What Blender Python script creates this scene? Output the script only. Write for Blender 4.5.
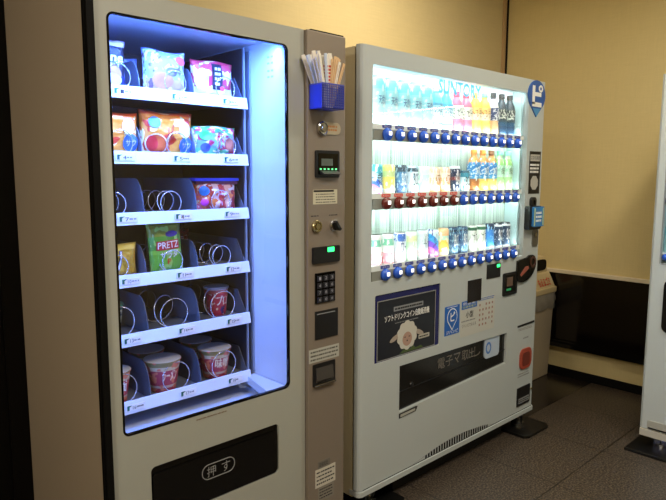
import bpy, bmesh, math, random
from mathutils import Vector, Matrix
random.seed(7)
for o in list(bpy.data.objects): bpy.data.objects.remove(o)
SC = bpy.context.scene
COL = SC.collection

# ------------------------------------------------------------------ camera
F_PX, CX, YAW, PITCH, ROLL = 613.68, 339.32, 0.76709, -0.12375, 0.00371
CAM = Vector((-1.6475, -1.5963, 1.3610))
fw = Vector((math.sin(YAW)*math.cos(PITCH), math.cos(YAW)*math.cos(PITCH), math.sin(PITCH)))
rt = Vector((math.cos(YAW), -math.sin(YAW), 0)); up = rt.cross(fw)
rt2 = rt*math.cos(ROLL)+up*math.sin(ROLL); up2 = -rt*math.sin(ROLL)+up*math.cos(ROLL)
cd = bpy.data.cameras.new('camera'); cam = bpy.data.objects.new('camera', cd); COL.objects.link(cam)
cd.sensor_fit = 'HORIZONTAL'; cd.sensor_width = 36; cd.lens = F_PX*36/666; cd.shift_x = (333-CX)/666
cd.clip_start = 0.02
m3x3 = Matrix((rt2, up2, -fw)).transposed()
cam.matrix_world = Matrix.Translation(CAM) @ m3x3.to_4x4()
SC.camera = cam
# ------------------------------------------------------------------ world, lights, exposure
w = bpy.data.worlds.new('world'); SC.world = w; w.use_nodes = True
w.node_tree.nodes['Background'].inputs[0].default_value = (0.9, 0.85, 0.8, 1)
w.node_tree.nodes['Background'].inputs[1].default_value = 0.02
def area(name, loc, size, power, color, aim=None, spread=180, sy=None):
    l = bpy.data.lights.new(name, 'AREA'); l.energy = power; l.color = color; l.size = size
    if sy: l.shape = 'RECTANGLE'; l.size_y = sy
    else: l.shape = 'DISK'
    l.spread = math.radians(spread)
    o = bpy.data.objects.new(name, l); COL.objects.link(o); o.location = loc
    d = Vector(aim)-Vector(loc) if aim else Vector((0, 0, -1))
    o.rotation_euler = d.to_track_quat('-Z', 'Y').to_euler()
    return o
WARM = (1.0, 0.89, 0.68)
area('downlight_near_wall', (0.72, 0.03, 2.72), 0.16, 12.5, WARM, aim=(0.75, 0.5, 0.8), spread=160)
area('downlight_aisle', (-0.5, -1.5, 2.72), 0.5, 33, (1, .91, .78))
area('downlight_front', (1.0, -1.1, 2.72), 0.22, 21, WARM)
area('fill_left', (-2.7, -0.9, 2.70), 0.5, 44, (1, .91, .78))  # added unseen fill, brightens faces turned left such as the partition
SC.view_settings.view_transform = 'Standard'; SC.view_settings.look = 'None'
SC.view_settings.exposure = 0.0; SC.view_settings.gamma = 1; SC.view_settings.use_curve_mapping = False
try:
    SC.cycles.use_denoising = True
    SC.cycles.max_bounces = 10; SC.cycles.transparent_max_bounces = 16
    SC.cycles.sample_clamp_indirect = 6
except Exception: pass

# ------------------------------------------------------------------ material helpers
def lin(h):
    if isinstance(h, tuple): return h
    h = h.lstrip('#'); c = [int(h[i:i+2], 16)/255 for i in (0, 2, 4)]
    return tuple(x/12.92 if x <= .04045 else ((x+.055)/1.055)**2.4 for x in c)
MC = {}
def mat(name, col, rough=.5, metal=0., emit=None, es=0., bump=0., bscale=200., spec=.5, var=0., vscale=8.):
    if name in MC: return MC[name]
    m = bpy.data.materials.new(name); m.use_nodes = True; nt = m.node_tree; b = nt.nodes['Principled BSDF']
    c = lin(col); b.inputs['Base Color'].default_value = (*c, 1); b.inputs['Roughness'].default_value = rough
    b.inputs['Metallic'].default_value = metal; b.inputs['Specular IOR Level'].default_value = spec
    if emit is not None:
        b.inputs['Emission Color'].default_value = (*lin(emit), 1); b.inputs['Emission Strength'].default_value = es
    if bump or var:
        tc = nt.nodes.new('ShaderNodeTexCoord'); n = nt.nodes.new('ShaderNodeTexNoise')
        nt.links.new(tc.outputs['Object'], n.inputs['Vector'])
        n.inputs['Scale'].default_value = bscale if bump else vscale; n.inputs['Detail'].default_value = 3
        if bump:
            bp = nt.nodes.new('ShaderNodeBump'); bp.inputs['Strength'].default_value = bump; bp.inputs['Distance'].default_value = .001
            nt.links.new(n.outputs['Fac'], bp.inputs['Height']); nt.links.new(bp.outputs['Normal'], b.inputs['Normal'])
        if var:
            n2 = nt.nodes.new('ShaderNodeTexNoise'); n2.inputs['Scale'].default_value = vscale; nt.links.new(tc.outputs['Object'], n2.inputs['Vector'])
            mx = nt.nodes.new('ShaderNodeMix'); mx.data_type = 'RGBA'
            mx.inputs[6].default_value = (*[k*(1-var) for k in c], 1); mx.inputs[7].default_value = (*[min(1, k*(1+var)) for k in c], 1)
            nt.links.new(n2.outputs['Fac'], mx.inputs[0]); nt.links.new(mx.outputs[2], b.inputs['Base Color'])
    MC[name] = m; return m
def glassmat(name, tint=(1, 1, 1), refl=.05, rough=.0, alpha=0., col=(.8, .8, .8)):
    if name in MC: return MC[name]
    m = bpy.data.materials.new(name); m.use_nodes = True; nt = m.node_tree
    for n in list(nt.nodes): nt.nodes.remove(n)
    out = nt.nodes.new('ShaderNodeOutputMaterial'); t = nt.nodes.new('ShaderNodeBsdfTransparent'); t.inputs[0].default_value = (*tint, 1)
    g = nt.nodes.new('ShaderNodeBsdfGlossy'); g.inputs['Roughness'].default_value = rough; g.inputs[0].default_value = (1, 1, 1, 1)
    fr = nt.nodes.new('ShaderNodeFresnel'); ge = nt.nodes.new('ShaderNodeNewGeometry'); mi = nt.nodes.new('ShaderNodeMix'); mi.inputs[2].default_value = 1.45; mi.inputs[3].default_value = 1/1.45
    nt.links.new(ge.outputs['Backfacing'], mi.inputs[0]); nt.links.new(mi.outputs[0], fr.inputs[0])   # thin pane: same reflectance from both sides
    mx = nt.nodes.new('ShaderNodeMixShader'); nt.links.new(fr.outputs[0], mx.inputs[0])
    a = t
    if alpha:
        d = nt.nodes.new('ShaderNodeBsdfDiffuse'); d.inputs[0].default_value = (*col, 1)
        m2 = nt.nodes.new('ShaderNodeMixShader'); m2.inputs[0].default_value = alpha
        nt.links.new(t.outputs[0], m2.inputs[1]); nt.links.new(d.outputs[0], m2.inputs[2]); a = m2
    nt.links.new(a.outputs[0], mx.inputs[1]); nt.links.new(g.outputs[0], mx.inputs[2]); nt.links.new(mx.outputs[0], out.inputs[0])
    MC[name] = m; return m
def pack(name, bands, blotch=None, axis='Z', rough=.3, metal=0., bump=.4, bsc=9., blotch2=None, slant=0.):
    """printed packaging: constant colour bands along one generated axis, with printed blotches over them"""
    if name in MC: return MC[name]
    m = bpy.data.materials.new(name); m.use_nodes = True; nt = m.node_tree; N = nt.nodes; L = nt.links
    b = N['Principled BSDF']; b.inputs['Roughness'].default_value = rough; b.inputs['Metallic'].default_value = metal
    tc = N.new('ShaderNodeTexCoord'); sp = N.new('ShaderNodeSeparateXYZ'); L.new(tc.outputs['Generated'], sp.inputs[0])
    ma = N.new('ShaderNodeMath'); ma.operation = 'MULTIPLY_ADD'; ma.inputs[1].default_value = slant
    L.new(sp.outputs['X'], ma.inputs[0]); L.new(sp.outputs[axis], ma.inputs[2])
    cr = N.new('ShaderNodeValToRGB'); cr.color_ramp.interpolation = 'CONSTANT'; L.new(ma.outputs[0], cr.inputs[0])
    els = cr.color_ramp.elements
    while len(els) > 1: els.remove(els[-1])
    for i, (p, c) in enumerate(bands):
        e = els[0] if i == 0 else els.new(p)
        e.position = p; e.color = (*lin(c), 1)
    src = cr.outputs[0]
    for k, bl in enumerate((blotch, blotch2)):
        if not bl: continue
        col, sc, th = bl
        n = N.new('ShaderNodeTexNoise'); n.inputs['Scale'].default_value = sc; n.inputs['Detail'].default_value = 1
        mp = N.new('ShaderNodeMapping'); mp.inputs['Location'].default_value = (k*3.1+len(name)*.37, 0, k*1.7)
        L.new(tc.outputs['Generated'], mp.inputs[0]); L.new(mp.outputs[0], n.inputs['Vector'])
        gt = N.new('ShaderNodeMath'); gt.operation = 'GREATER_THAN'; gt.inputs[1].default_value = th; L.new(n.outputs['Fac'], gt.inputs[0])
        mx = N.new('ShaderNodeMix'); mx.data_type = 'RGBA'; L.new(gt.outputs[0], mx.inputs[0]); L.new(src, mx.inputs[6]); mx.inputs[7].default_value = (*lin(col), 1)
        src = mx.outputs[2]
    L.new(src, b.inputs['Base Color'])
    if bump:
        n = N.new('ShaderNodeTexNoise'); n.inputs['Scale'].default_value = bsc; L.new(tc.outputs['Generated'], n.inputs['Vector'])
        bp = N.new('ShaderNodeBump'); bp.inputs['Strength'].default_value = bump; bp.inputs['Distance'].default_value = .01
        L.new(n.outputs['Fac'], bp.inputs['Height']); L.new(bp.outputs['Normal'], b.inputs['Normal'])
    MC[name] = m; return m

# ------------------------------------------------------------------ geometry helpers
def link(o, parent=None):
    COL.objects.link(o)
    if parent is not None: o.parent = parent
    return o
def obj(name, bm, m, parent=None, smooth=False, bev=0., seg=2):
    me = bpy.data.meshes.new(name)
    if bev:
        bmesh.ops.bevel(bm, geom=list(bm.edges), offset=bev, segments=seg, affect='EDGES', profile=.6, clamp_overlap=True)
    bmesh.ops.recalc_face_normals(bm, faces=bm.faces)
    bm.to_mesh(me); bm.free()
    if smooth:
        for p in me.polygons: p.use_smooth = True
    for k in (m if isinstance(m, (list, tuple)) else [m]): me.materials.append(k)
    o = bpy.data.objects.new(name, me); link(o, parent); return o
def tag(o, label=None, cat=None, group=None, kind=None):
    if label: o['label'] = label
    if cat: o['category'] = cat
    if group: o['group'] = group
    if kind: o['kind'] = kind
    return o
def thing(name, loc, label, cat, group=None):
    o = bpy.data.objects.new(name, None); o.empty_display_size = .05; link(o); o.location = loc
    if name in BIG: ORG[o.name] = Vector(loc); o.location = (0, 0, 0)   # built in world coordinates, moved to its base at the end
    return tag(o, label, cat, group)
ORG = {}; BIG = ('snack_vending_machine', 'drink_vending_machine', 'trash_bin')
def bbox(bm, x0, x1, y0, y1, z0, z1):
    v = [bm.verts.new(p) for p in ((x0, y0, z0), (x1, y0, z0), (x1, y1, z0), (x0, y1, z0), (x0, y0, z1), (x1, y0, z1), (x1, y1, z1), (x0, y1, z1))]
    for f in ((0, 3, 2, 1), (4, 5, 6, 7), (0, 1, 5, 4), (1, 2, 6, 5), (2, 3, 7, 6), (3, 0, 4, 7)): bm.faces.new([v[i] for i in f])
def B(*a):
    bm = bmesh.new(); bbox(bm, *a); return bm
def BB(lst):
    bm = bmesh.new()
    for a in lst: bbox(bm, *a)
    return bm
def rrect(x0, x1, z0, z1, r, n=6):
    pts = []
    for cx, cz, a0 in ((x1-r, z1-r, 0), (x0+r, z1-r, 90), (x0+r, z0+r, 180), (x1-r, z0+r, 270)):
        for i in range(n+1):
            a = math.radians(a0+90*i/n); pts.append((cx+r*math.cos(a), cz+r*math.sin(a)))
    return pts
def prism(pts, y0, y1, bm=None, ax='y'):
    """polygon in the xz plane (ax='y'), in the yz plane (ax='x') or in the xy plane (ax='z'), extruded"""
    bm = bm or bmesh.new()
    f = {'y': lambda p, d: (p[0], d, p[1]), 'x': lambda p, d: (d, p[0], p[1]), 'z': lambda p, d: (p[0], p[1], d)}[ax]
    a = [bm.verts.new(f(p, y0)) for p in pts]; b = [bm.verts.new(f(p, y1)) for p in pts]
    bm.faces.new(a); bm.faces.new(b[::-1]); n = len(pts)
    for i in range(n): bm.faces.new([a[i], a[(i+1) % n], b[(i+1) % n], b[i]])
    return bm
def ring(o, i, y0, y1, ax='y'):
    bm = bmesh.new(); n = len(o)
    f = {'y': lambda p, d: (p[0], d, p[1]), 'x': lambda p, d: (d, p[0], p[1])}[ax]
    V = [[bm.verts.new(f(p, d)) for p in q] for q in (o, i) for d in (y0, y1)]
    for k in range(n):
        j = (k+1) % n
        bm.faces.new([V[0][k], V[0][j], V[2][j], V[2][k]]); bm.faces.new([V[1][k], V[3][k], V[3][j], V[1][j]])
        bm.faces.new([V[0][k], V[1][k], V[1][j], V[0][j]]); bm.faces.new([V[2][k], V[2][j], V[3][j], V[3][k]])
    return bm
def lathe(prof, c=(0, 0, 0), n=24, axis='z', bm=None, sx=1., sy=1.):
    bm = bm or bmesh.new(); rings = []
    for r, h in prof:
        R = []
        for i in range(n):
            a = 2*math.pi*i/n; p = (r*math.cos(a)*sx, r*math.sin(a)*sy, h)
            if axis == 'y': p = (p[0], h, p[1])
            if axis == 'x': p = (h, p[0], p[1])
            R.append(bm.verts.new((p[0]+c[0], p[1]+c[1], p[2]+c[2])))
        rings.append(R)
    for a, b in zip(rings, rings[1:]):
        for i in range(n): bm.faces.new([a[i], a[(i+1) % n], b[(i+1) % n], b[i]])
    bm.faces.new(rings[0]); bm.faces.new(rings[-1][::-1])
    return bm
def tube(pts, r, n=6, bm=None, closed=False):
    bm = bm or bmesh.new(); R = []; N = len(pts); pts = [Vector(p) for p in pts]; prev = None
    for k, p in enumerate(pts):
        t = (pts[(k+1) % N]-pts[k-1]) if closed else (pts[min(k+1, N-1)]-pts[max(k-1, 0)])
        t.normalize()
        a = (prev - t*prev.dot(t)) if prev is not None else t.orthogonal()
        a.normalize(); prev = a; b = t.cross(a)
        R.append([bm.verts.new(p+a*math.cos(2*math.pi*i/n)*r+b*math.sin(2*math.pi*i/n)*r) for i in range(n)])
    rng = range(N) if closed else range(N-1)
    for k in rng:
        A, C = R[k], R[(k+1) % N]
        for i in range(n): bm.faces.new([A[i], A[(i+1) % n], C[(i+1) % n], C[i]])
    if not closed: bm.faces.new(R[0]); bm.faces.new(R[-1][::-1])
    return bm
def carve(o, cutters):
    """cut recesses and openings out of a mesh, leaving one plain mesh"""
    cs = []
    for c in cutters:
        me = bpy.data.meshes.new('cut'); bmesh.ops.recalc_face_normals(c, faces=c.faces); c.to_mesh(me); c.free()
        co = bpy.data.objects.new('cut', me); COL.objects.link(co); cs.append(co)
        md = o.modifiers.new('b', 'BOOLEAN'); md.operation = 'DIFFERENCE'; md.object = co; md.solver = 'EXACT'
    bpy.context.view_layer.update()
    ev = o.evaluated_get(bpy.context.evaluated_depsgraph_get()); me = bpy.data.meshes.new_from_object(ev)
    o.modifiers.clear(); o.data = me
    for c in cs: bpy.data.objects.remove(c)
    return o
TXT = {}
def text_mesh(s):
    if s in TXT: return TXT[s]
    cu = bpy.data.curves.new('t', 'FONT'); cu.body = s; cu.size = 1; cu.resolution_u = 2
    o = bpy.data.objects.new('t', cu); COL.objects.link(o); bpy.context.view_layer.update()
    me = bpy.data.meshes.new_from_object(o.evaluated_get(bpy.context.evaluated_depsgraph_get()))
    vs = [v.co.copy() for v in me.vertices]; fs = [tuple(p.vertices) for p in me.polygons]
    bpy.data.objects.remove(o)
    x0 = min(v.x for v in vs); x1 = max(v.x for v in vs); y0 = min(v.y for v in vs); y1 = max(v.y for v in vs)
    TXT[s] = ([((v.x-x0)/(x1-x0), (v.y-y0)/(y1-y0)) for v in vs], fs); return TXT[s]
def text(s, a0, a1, z0, z1, d, m, parent, face='-y', surf=None, name='lettering', bold=0., shear=0.):
    """lettering s fitted to a box on the plane y=d (face -y) or x=d (face -x, a runs from left to right as read)"""
    vs, fs = text_mesh(s); bm = bmesh.new()
    offs = [(0, 0)] if not bold else [(0, 0), (bold, 0), (0, bold), (bold, bold)]
    for k, (ox, oz) in enumerate(offs):
        V = []
        for u, v in vs:
            a = a0+(a1-a0)*u+ox+shear*(v-.5); z = z0+(z1-z0)*v+oz
            if face == '-y': p = (a, (surf(a, z) if surf else d)-.00003*k, z)
            elif face == '-x': p = (d-.00003*k, a, z)
            V.append(bm.verts.new(p))
        for f in fs:
            try: bm.faces.new([V[i] for i in f])
            except ValueError: pass
    me = bpy.data.meshes.new(name); bm.to_mesh(me); bm.free(); me.materials.append(m)
    o = bpy.data.objects.new(name, me); link(o, parent); return o
def scribble(a0, a1, z0, z1, rows, d, m, parent, name='small_print', fill=.55, bmx=None, seed=1):
    """small print too fine to read: rows of short strokes"""
    rnd = random.Random(seed); bm = bmesh.new(); h = (z1-z0)/rows
    for r in range(rows):
        z = z1-h*(r+.5); x = a0
        while x < a1-.002:
            l = rnd.uniform(.004, .012)
            if x+l > a1: break
            bbox(bm, x, x+l, d-.0004, d, z-h*fill/2, z+h*fill/2); x += l+rnd.uniform(.001, .004)
        if rnd.random() < .3 and rows > 2: pass
    return obj(name, bm, m, parent)
def plate(x0, x1, z0, z1, y0, y1, r, m, parent, name, bev=0.):
    return obj(name, prism(rrect(x0, x1, z0, z1, r), y0, y1), m, parent, bev=bev)

# ------------------------------------------------------------------ base materials
def wallpaper(name, col, stripe=(1, 90)):
    m = bpy.data.materials.new(name); m.use_nodes = True; nt = m.node_tree; N = nt.nodes; L = nt.links; b = N['Principled BSDF']
    b.inputs['Roughness'].default_value = .75; b.inputs['Specular IOR Level'].default_value = .25
    tc = N.new('ShaderNodeTexCoord'); mp = N.new('ShaderNodeMapping'); mp.inputs['Scale'].default_value = (7, 7, 160)
    n = N.new('ShaderNodeTexNoise'); n.inputs['Scale'].default_value = 1.5; n.inputs['Detail'].default_value = 4
    mp2 = N.new('ShaderNodeMapping'); mp2.inputs['Scale'].default_value = (160, 160, 7)
    n2 = N.new('ShaderNodeTexNoise'); n2.inputs['Scale'].default_value = 1.5; n2.inputs['Detail'].default_value = 4
    for a, c in ((mp, n), (mp2, n2)):
        L.new(tc.outputs['Object'], a.inputs[0]); L.new(a.outputs[0], c.inputs['Vector'])
    ad = N.new('ShaderNodeMath'); ad.operation = 'ADD'; L.new(n.outputs['Fac'], ad.inputs[0]); L.new(n2.outputs['Fac'], ad.inputs[1])
    hf = N.new('ShaderNodeMath'); hf.operation = 'MULTIPLY'; hf.inputs[1].default_value = .5; L.new(ad.outputs[0], hf.inputs[0])
    c = lin(col); cr = N.new('ShaderNodeValToRGB'); cr.color_ramp.elements[0].position = .3; cr.color_ramp.elements[1].position = .7
    cr.color_ramp.elements[0].color = (*[k*.94 for k in c], 1); cr.color_ramp.elements[1].color = (*[min(1, k*1.05) for k in c], 1)
    L.new(hf.outputs[0], cr.inputs[0]); L.new(cr.outputs[0], b.inputs['Base Color'])
    bp = N.new('ShaderNodeBump'); bp.inputs['Strength'].default_value = .25; bp.inputs['Distance'].default_value = .001
    L.new(hf.outputs[0], bp.inputs['Height']); L.new(bp.outputs['Normal'], b.inputs['Normal'])
    return m
def stone(name, c1, c2, grout, rough=.38, x0=.829, y0=-.418, T=.479):
    m = bpy.data.materials.new(name); m.use_nodes = True; nt = m.node_tree; N = nt.nodes; L = nt.links; b = N['Principled BSDF']
    b.inputs['Roughness'].default_value = rough
    tc = N.new('ShaderNodeTexCoord'); n = N.new('ShaderNodeTexNoise'); n.inputs['Scale'].default_value = 120; n.inputs['Detail'].default_value = 3; n.inputs['Roughness'].default_value = .7
    L.new(tc.outputs['Object'], n.inputs['Vector'])
    cr = N.new('ShaderNodeValToRGB'); E = cr.color_ramp.elements; E[0].position = .43; E[1].position = .60
    E[0].color = (*lin(c1), 1); E[1].color = (*lin(c2), 1); L.new(n.outputs['Fac'], cr.inputs[0])
    sp = N.new('ShaderNodeSeparateXYZ'); L.new(tc.outputs['Object'], sp.inputs[0])
    def line(out, o0):
        a = N.new('ShaderNodeMath'); a.operation = 'SUBTRACT'; L.new(out, a.inputs[0]); a.inputs[1].default_value = o0
        d = N.new('ShaderNodeMath'); d.operation = 'DIVIDE'; L.new(a.outputs[0], d.inputs[0]); d.inputs[1].default_value = T
        r = N.new('ShaderNodeMath'); r.operation = 'ROUND'; L.new(d.outputs[0], r.inputs[0])
        s = N.new('ShaderNodeMath'); s.operation = 'SUBTRACT'; L.new(d.outputs[0], s.inputs[0]); L.new(r.outputs[0], s.inputs[1])
        q = N.new('ShaderNodeMath'); q.operation = 'ABSOLUTE'; L.new(s.outputs[0], q.inputs[0])
        t = N.new('ShaderNodeMath'); t.operation = 'LESS_THAN'; L.new(q.outputs[0], t.inputs[0]); t.inputs[1].default_value = .0055; return t
    lx, ly = line(sp.outputs['X'], x0), line(sp.outputs['Y'], y0)
    mx = N.new('ShaderNodeMath'); mx.operation = 'MAXIMUM'; L.new(lx.outputs[0], mx.inputs[0]); L.new(ly.outputs[0], mx.inputs[1])
    mi = N.new('ShaderNodeMix'); mi.data_type = 'RGBA'; L.new(mx.outputs[0], mi.inputs[0]); L.new(cr.outputs[0], mi.inputs[6]); mi.inputs[7].default_value = (*lin(grout), 1)
    L.new(mi.outputs[2], b.inputs['Base Color'])
    bp = N.new('ShaderNodeBump'); bp.inputs['Strength'].default_value = .3; bp.inputs['Distance'].default_value = .002; bp.invert = True
    L.new(mx.outputs[0], bp.inputs['Height']); L.new(bp.outputs['Normal'], b.inputs['Normal'])
    return m
M_WALL = wallpaper('beige_wallpaper', '#cdbc90'); M_WALL2 = wallpaper('beige_wallpaper_end', '#cfbd8a')
M_FLOOR = stone('speckled_brown_tile', '#0d0a08', '#62564a', '#070504')
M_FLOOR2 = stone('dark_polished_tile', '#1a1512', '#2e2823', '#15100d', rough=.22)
M_CEIL = mat('ceiling_white', '#cfc8ba', .8)
M_BLACK = mat('black_gloss', '#0a0908', .12, spec=.5)
M_BLACKM = mat('black_matte', '#080706', .7, spec=.15)
M_CHAR = mat('charcoal_plastic', '#1a1a1b', .35)
M_DKWOOD_SHADE = mat('near_black_wood_and_shade', '#080605', .5, var=.3, spec=.15)
M_TRIM = mat('cream_trim', '#d8cbb0', .5)
M_M1 = mat('warm_grey_enamel', '#a9aaa0', .42, bump=.15, bscale=700)
M_COLM = mat('taupe_metallic_paint', '#8c8073', .4, metal=.2, bump=.2, bscale=900)
M_CAB_SHADEWALL = mat('cabinet_and_shaded_wall_brown', '#9d8e7a', .5)
M_M2 = mat('white_enamel', '#bcc3c3', .38, bump=.1, bscale=500)
M_CAB2 = mat('cream_cabinet_paint', '#cfc3a0', .5)
M_LINER = mat('white_liner', '#e8eef2', .45)
M_LINER1 = mat('snack_liner', '#c4ccd8', .35)
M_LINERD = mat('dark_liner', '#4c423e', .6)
M_CHROME = mat('chrome', '#c8c8c8', .2, metal=1)
M_WIRE = mat('steel_wire', '#e6e6ea', .22, metal=.8)
M_GREYP = mat('grey_plastic', '#8d8f90', .5)
M_BLUE = mat('sign_blue', '#1f63bd', .4); M_BLUED = mat('navy_blue', '#1a2c78', .35)
M_WHITE = mat('white_print', '#f1f1ee', .5); M_INK = mat('black_ink', '#16161a', .6); M_GREY = mat('grey_print', '#8b8b8b', .6)
M_RED = mat('red_print', '#c2352b', .5); M_GREENLED = mat('green_led', '#1aff66', .4, emit='#35ff7a', es=3.)
M_GLASS = glassmat('clear_glass')
M_CYANP = mat('cyan_print_backlit', '#5bbfe6', .5, emit='#6cc6ea', es=.55)  # backlight of the lettering put in as weak emission

# ------------------------------------------------------------------ the room
XE, YW, ZC, XL, YF = 2.272, .80, 2.78, -3.4, -3.6
def struct(name, bm, m, **k):
    o = obj(name, bm, m, **k); return tag(o, kind='structure')
struct('floor', B(XL, XE+.1, YF, .061, -.1, 0), M_FLOOR)
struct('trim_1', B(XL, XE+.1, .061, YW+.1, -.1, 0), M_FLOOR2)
struct('ceiling', B(XL, XE+.1, YF, YW+.1, ZC, ZC+.1), M_CEIL)
struct('wall_back', B(-.981, XE+.1, YW, YW+.1, 0, ZC), M_WALL)
struct('wall_left', B(XL-.1, XL, YF, YW+.1, 0, ZC), M_WALL)
struct('wall_front', B(XL, XE+.1, YF-.1, YF, 0, ZC), M_WALL)
struct('wall_right', B(XE, XE+.1, YF, YW, 0, ZC), M_WALL2)
struct('wall_side', B(-.998, -.981, .020, YW, 0, ZC), M_CAB_SHADEWALL)  # wallpapered partition, its shade put into the brown colour
struct('trim_7', BB([(-.9995, -.9805, -.012, .020, 0, ZC), (-1.001, -.9995, -.004, .002, 0, ZC), (-1.001, -.9995, .012, .016, 0, ZC)]), M_BLACKM)
struct('door_1', BB([(XL, -.9985, .655, .70, 0, ZC), (-1.06, -.9985, .637, .655, 0, ZC)]), M_DKWOOD_SHADE)
# end wall: black glossy panel between a cream cap rail and a black ledge
struct('trim_2', B(XE-.012, XE, YF, YW, .235, .705), mat('black_gloss_panel', '#0c0807', .1, spec=.6))
struct('trim_3', B(XE-.026, XE, YF, YW, .703, .728), M_TRIM, bev=.004)
struct('trim_4', BB([(XE-.05, XE, YF, YW, .205, .232), (XE-.03, XE, YF, YW, .232, .247)]), M_BLACK)
struct('baseboard_right', B(XE-.015, XE, YF, YW-.015, 0, .055), M_BLACKM, bev=.003)
struct('baseboard_back', B(-.98, XE, YW-.015, YW, 0, .055), M_BLACKM, bev=.003)
struct('trim_5', BB([(XE-.012, XE-.001, YW-.02, YW-.001, .73, ZC)]), M_DKWOOD_SHADE)  # dark strip painted in for the shadow gap of the corner
struct('trim_6', BB([(XE-.05, XE-.014, YW-.012, YW-.001, .73, ZC)]), mat('corner_bead', '#b89a72', .5))

# ================================================================== SNACK MACHINE
W1 = thing('snack_vending_machine', (-.53, .36, 0), 'tall snack vending machine with blue-lit glass door and taupe coin column', 'vending machine')
R1 = W1
WX0, WX1, WZ0, WZ1 = -.944, -.349, .629, 1.772
cab = obj('cabinet', B(-.979, -.103, .063, .705, .06, 1.825), M_CAB_SHADEWALL, R1)
carve(cab, [B(-.962, -.335, .0, .66, .555, 1.812)])
# inner liner: separate panels so that back and sides keep their own look
obj('liner', BB([(-.960, -.955, .03, .655, .56, 1.805), (-.346, -.341, .012, .655, .56, 1.805), (-.955, -.346, .03, .655, 1.80, 1.805), (-.955, -.346, .03, .655, .556, .561)]), M_LINER1, R1)
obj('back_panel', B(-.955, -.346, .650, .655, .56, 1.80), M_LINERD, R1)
lk = obj('chute_ledge', prism([(-.43, .02), (-.35, .02), (-.35, .20), (-.385, .20)], .600, .628, ax='z'), M_LINER1, R1)
obj('light_block_panel', BB([(-.3715, -.3690, .215, .64, .64, 1.79)]), mat('light_block_dark', '#2b282b', .5), R1)  # added dark panel, keeps light off the back of the lanes
obj('side_rail', BB([(-.354, -.346, .20, .235, .64, 1.78), (-.3735, -.3675, .206, .214, .64, 1.79)] ), mat('galvanised', '#9fa6b0', .35, metal=.6), R1)
gs = BB([(-.982+0*k, -.979+.004*0+.004, .004+.03*k, .028+.03*k, .06, 1.82) for k in range(2)])
obj('door_gasket', ring(rrect(-.974, -.108, .07, 1.818, .004), rrect(-.9605, -.3405, .56, 1.806, .004), .0125, .062), M_BLACKM, R1)
obj('gasket_lip', BB([(-.978, -.974, .020, .026, .07, 1.818), (-.978, -.974, .044, .048, .07, 1.818)]), mat('dark_brown_rubber', '#2a1f18', .5), R1)
bm = B(-.979, -.279, -.002, .006, .06, 1.832)
door = obj('door', B(-.979, -.2795, -.004, .012, .06, 1.832), M_M1, R1)
carve(door, [prism(rrect(WX0, WX1, WZ0, WZ1, .018), -.1, .1), prism(rrect(-.868, -.399, .335, .512, .015), -.1, .1)])
md = None
obj('window_bezel', ring(rrect(WX0-.002, WX1+.002, WZ0-.002, WZ1+.002, .02), rrect(WX0+.004, WX1-.004, WZ0+.004, WZ1-.0035, .015), -.0046, .006), M_BLACK, R1)
obj('glass', B(WX0+.003, WX1-.003, .001, .004, WZ0+.003, WZ1-.003), M_GLASS, R1)
fl = obj('delivery_flap', BB([(-.868, -.399, .004, .010, .335, .512)]), M_BLACK, R1)
obj('flap_panel', prism(rrect(-.862, -.405, .338, .487, .012), -.002, .004), mat('flap_black', '#070707', .25), fl, bev=.002)
obj('emblem_outline', ring(rrect(-.700, -.578, .407, .457, .024), rrect(-.6975, -.5805, .4095, .4545, .0215), -.0035, -.002), M_GREY, fl)
text('押', -.682, -.650, .415, .449, -.0035, M_GREY, fl); text('す', -.628, -.597, .415, .449, -.0035, M_GREY, fl)
obj('flap_recess', BB([(-.868, -.399, .010, .3, .335, .34), (-.868, -.399, .29, .3, .335, .512)]), M_BLACKM, R1)
scribble(-.715, -.60, .610, .616, 1, -.0042, mat('brown_print', '#7a6450', .6), R1, seed=4)
# lamps inside the snack machine; the side strip and side light are added fill
led = mat('blue_white_led', '#9fc0ff', .5, emit=(.13, .32, 1.0), es=60)
obj('light_tube', B(-.93, -.362, .028, .036, 1.779, 1.788), led, R1)
led2 = mat('blue_fill_side', '#9fc0ff', .5, emit=(.14, .32, 1.0), es=30.)
obj('hidden_light_strip', B(-.953, -.949, .024, .036, .66, 1.76), led2, R1)
tl_ = area('top_led', (-.646, .034, 1.777), .57, 12, (.11, .26, 1.0), aim=(-.646, .18, 1.50), spread=140, sy=.01); tl_.parent = R1
sl_ = area('side_fill', (-.935, .075, 1.20), .012, 0.8, (.10, .28, 1.0), aim=(-.34, .15, 1.20), spread=70, sy=1.05); sl_.parent = R1  # unseen fill aimed at the right liner wall
obj('glass_sticker', BB([(-.3465, -.3462, .075+.02*j, .087+.02*j, z, z+.006) for z in (1.745, 1.725, 1.70, 1.68) for j in range(2)]), mat('pale_blue_print', '#7fb4d8', .5), R1)
obj('hinge_screw', lathe([(.005, 0), (.005, .003)], (-.352, -.0025, 1.02), 10, 'y'), M_CHAR, R1)
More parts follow.
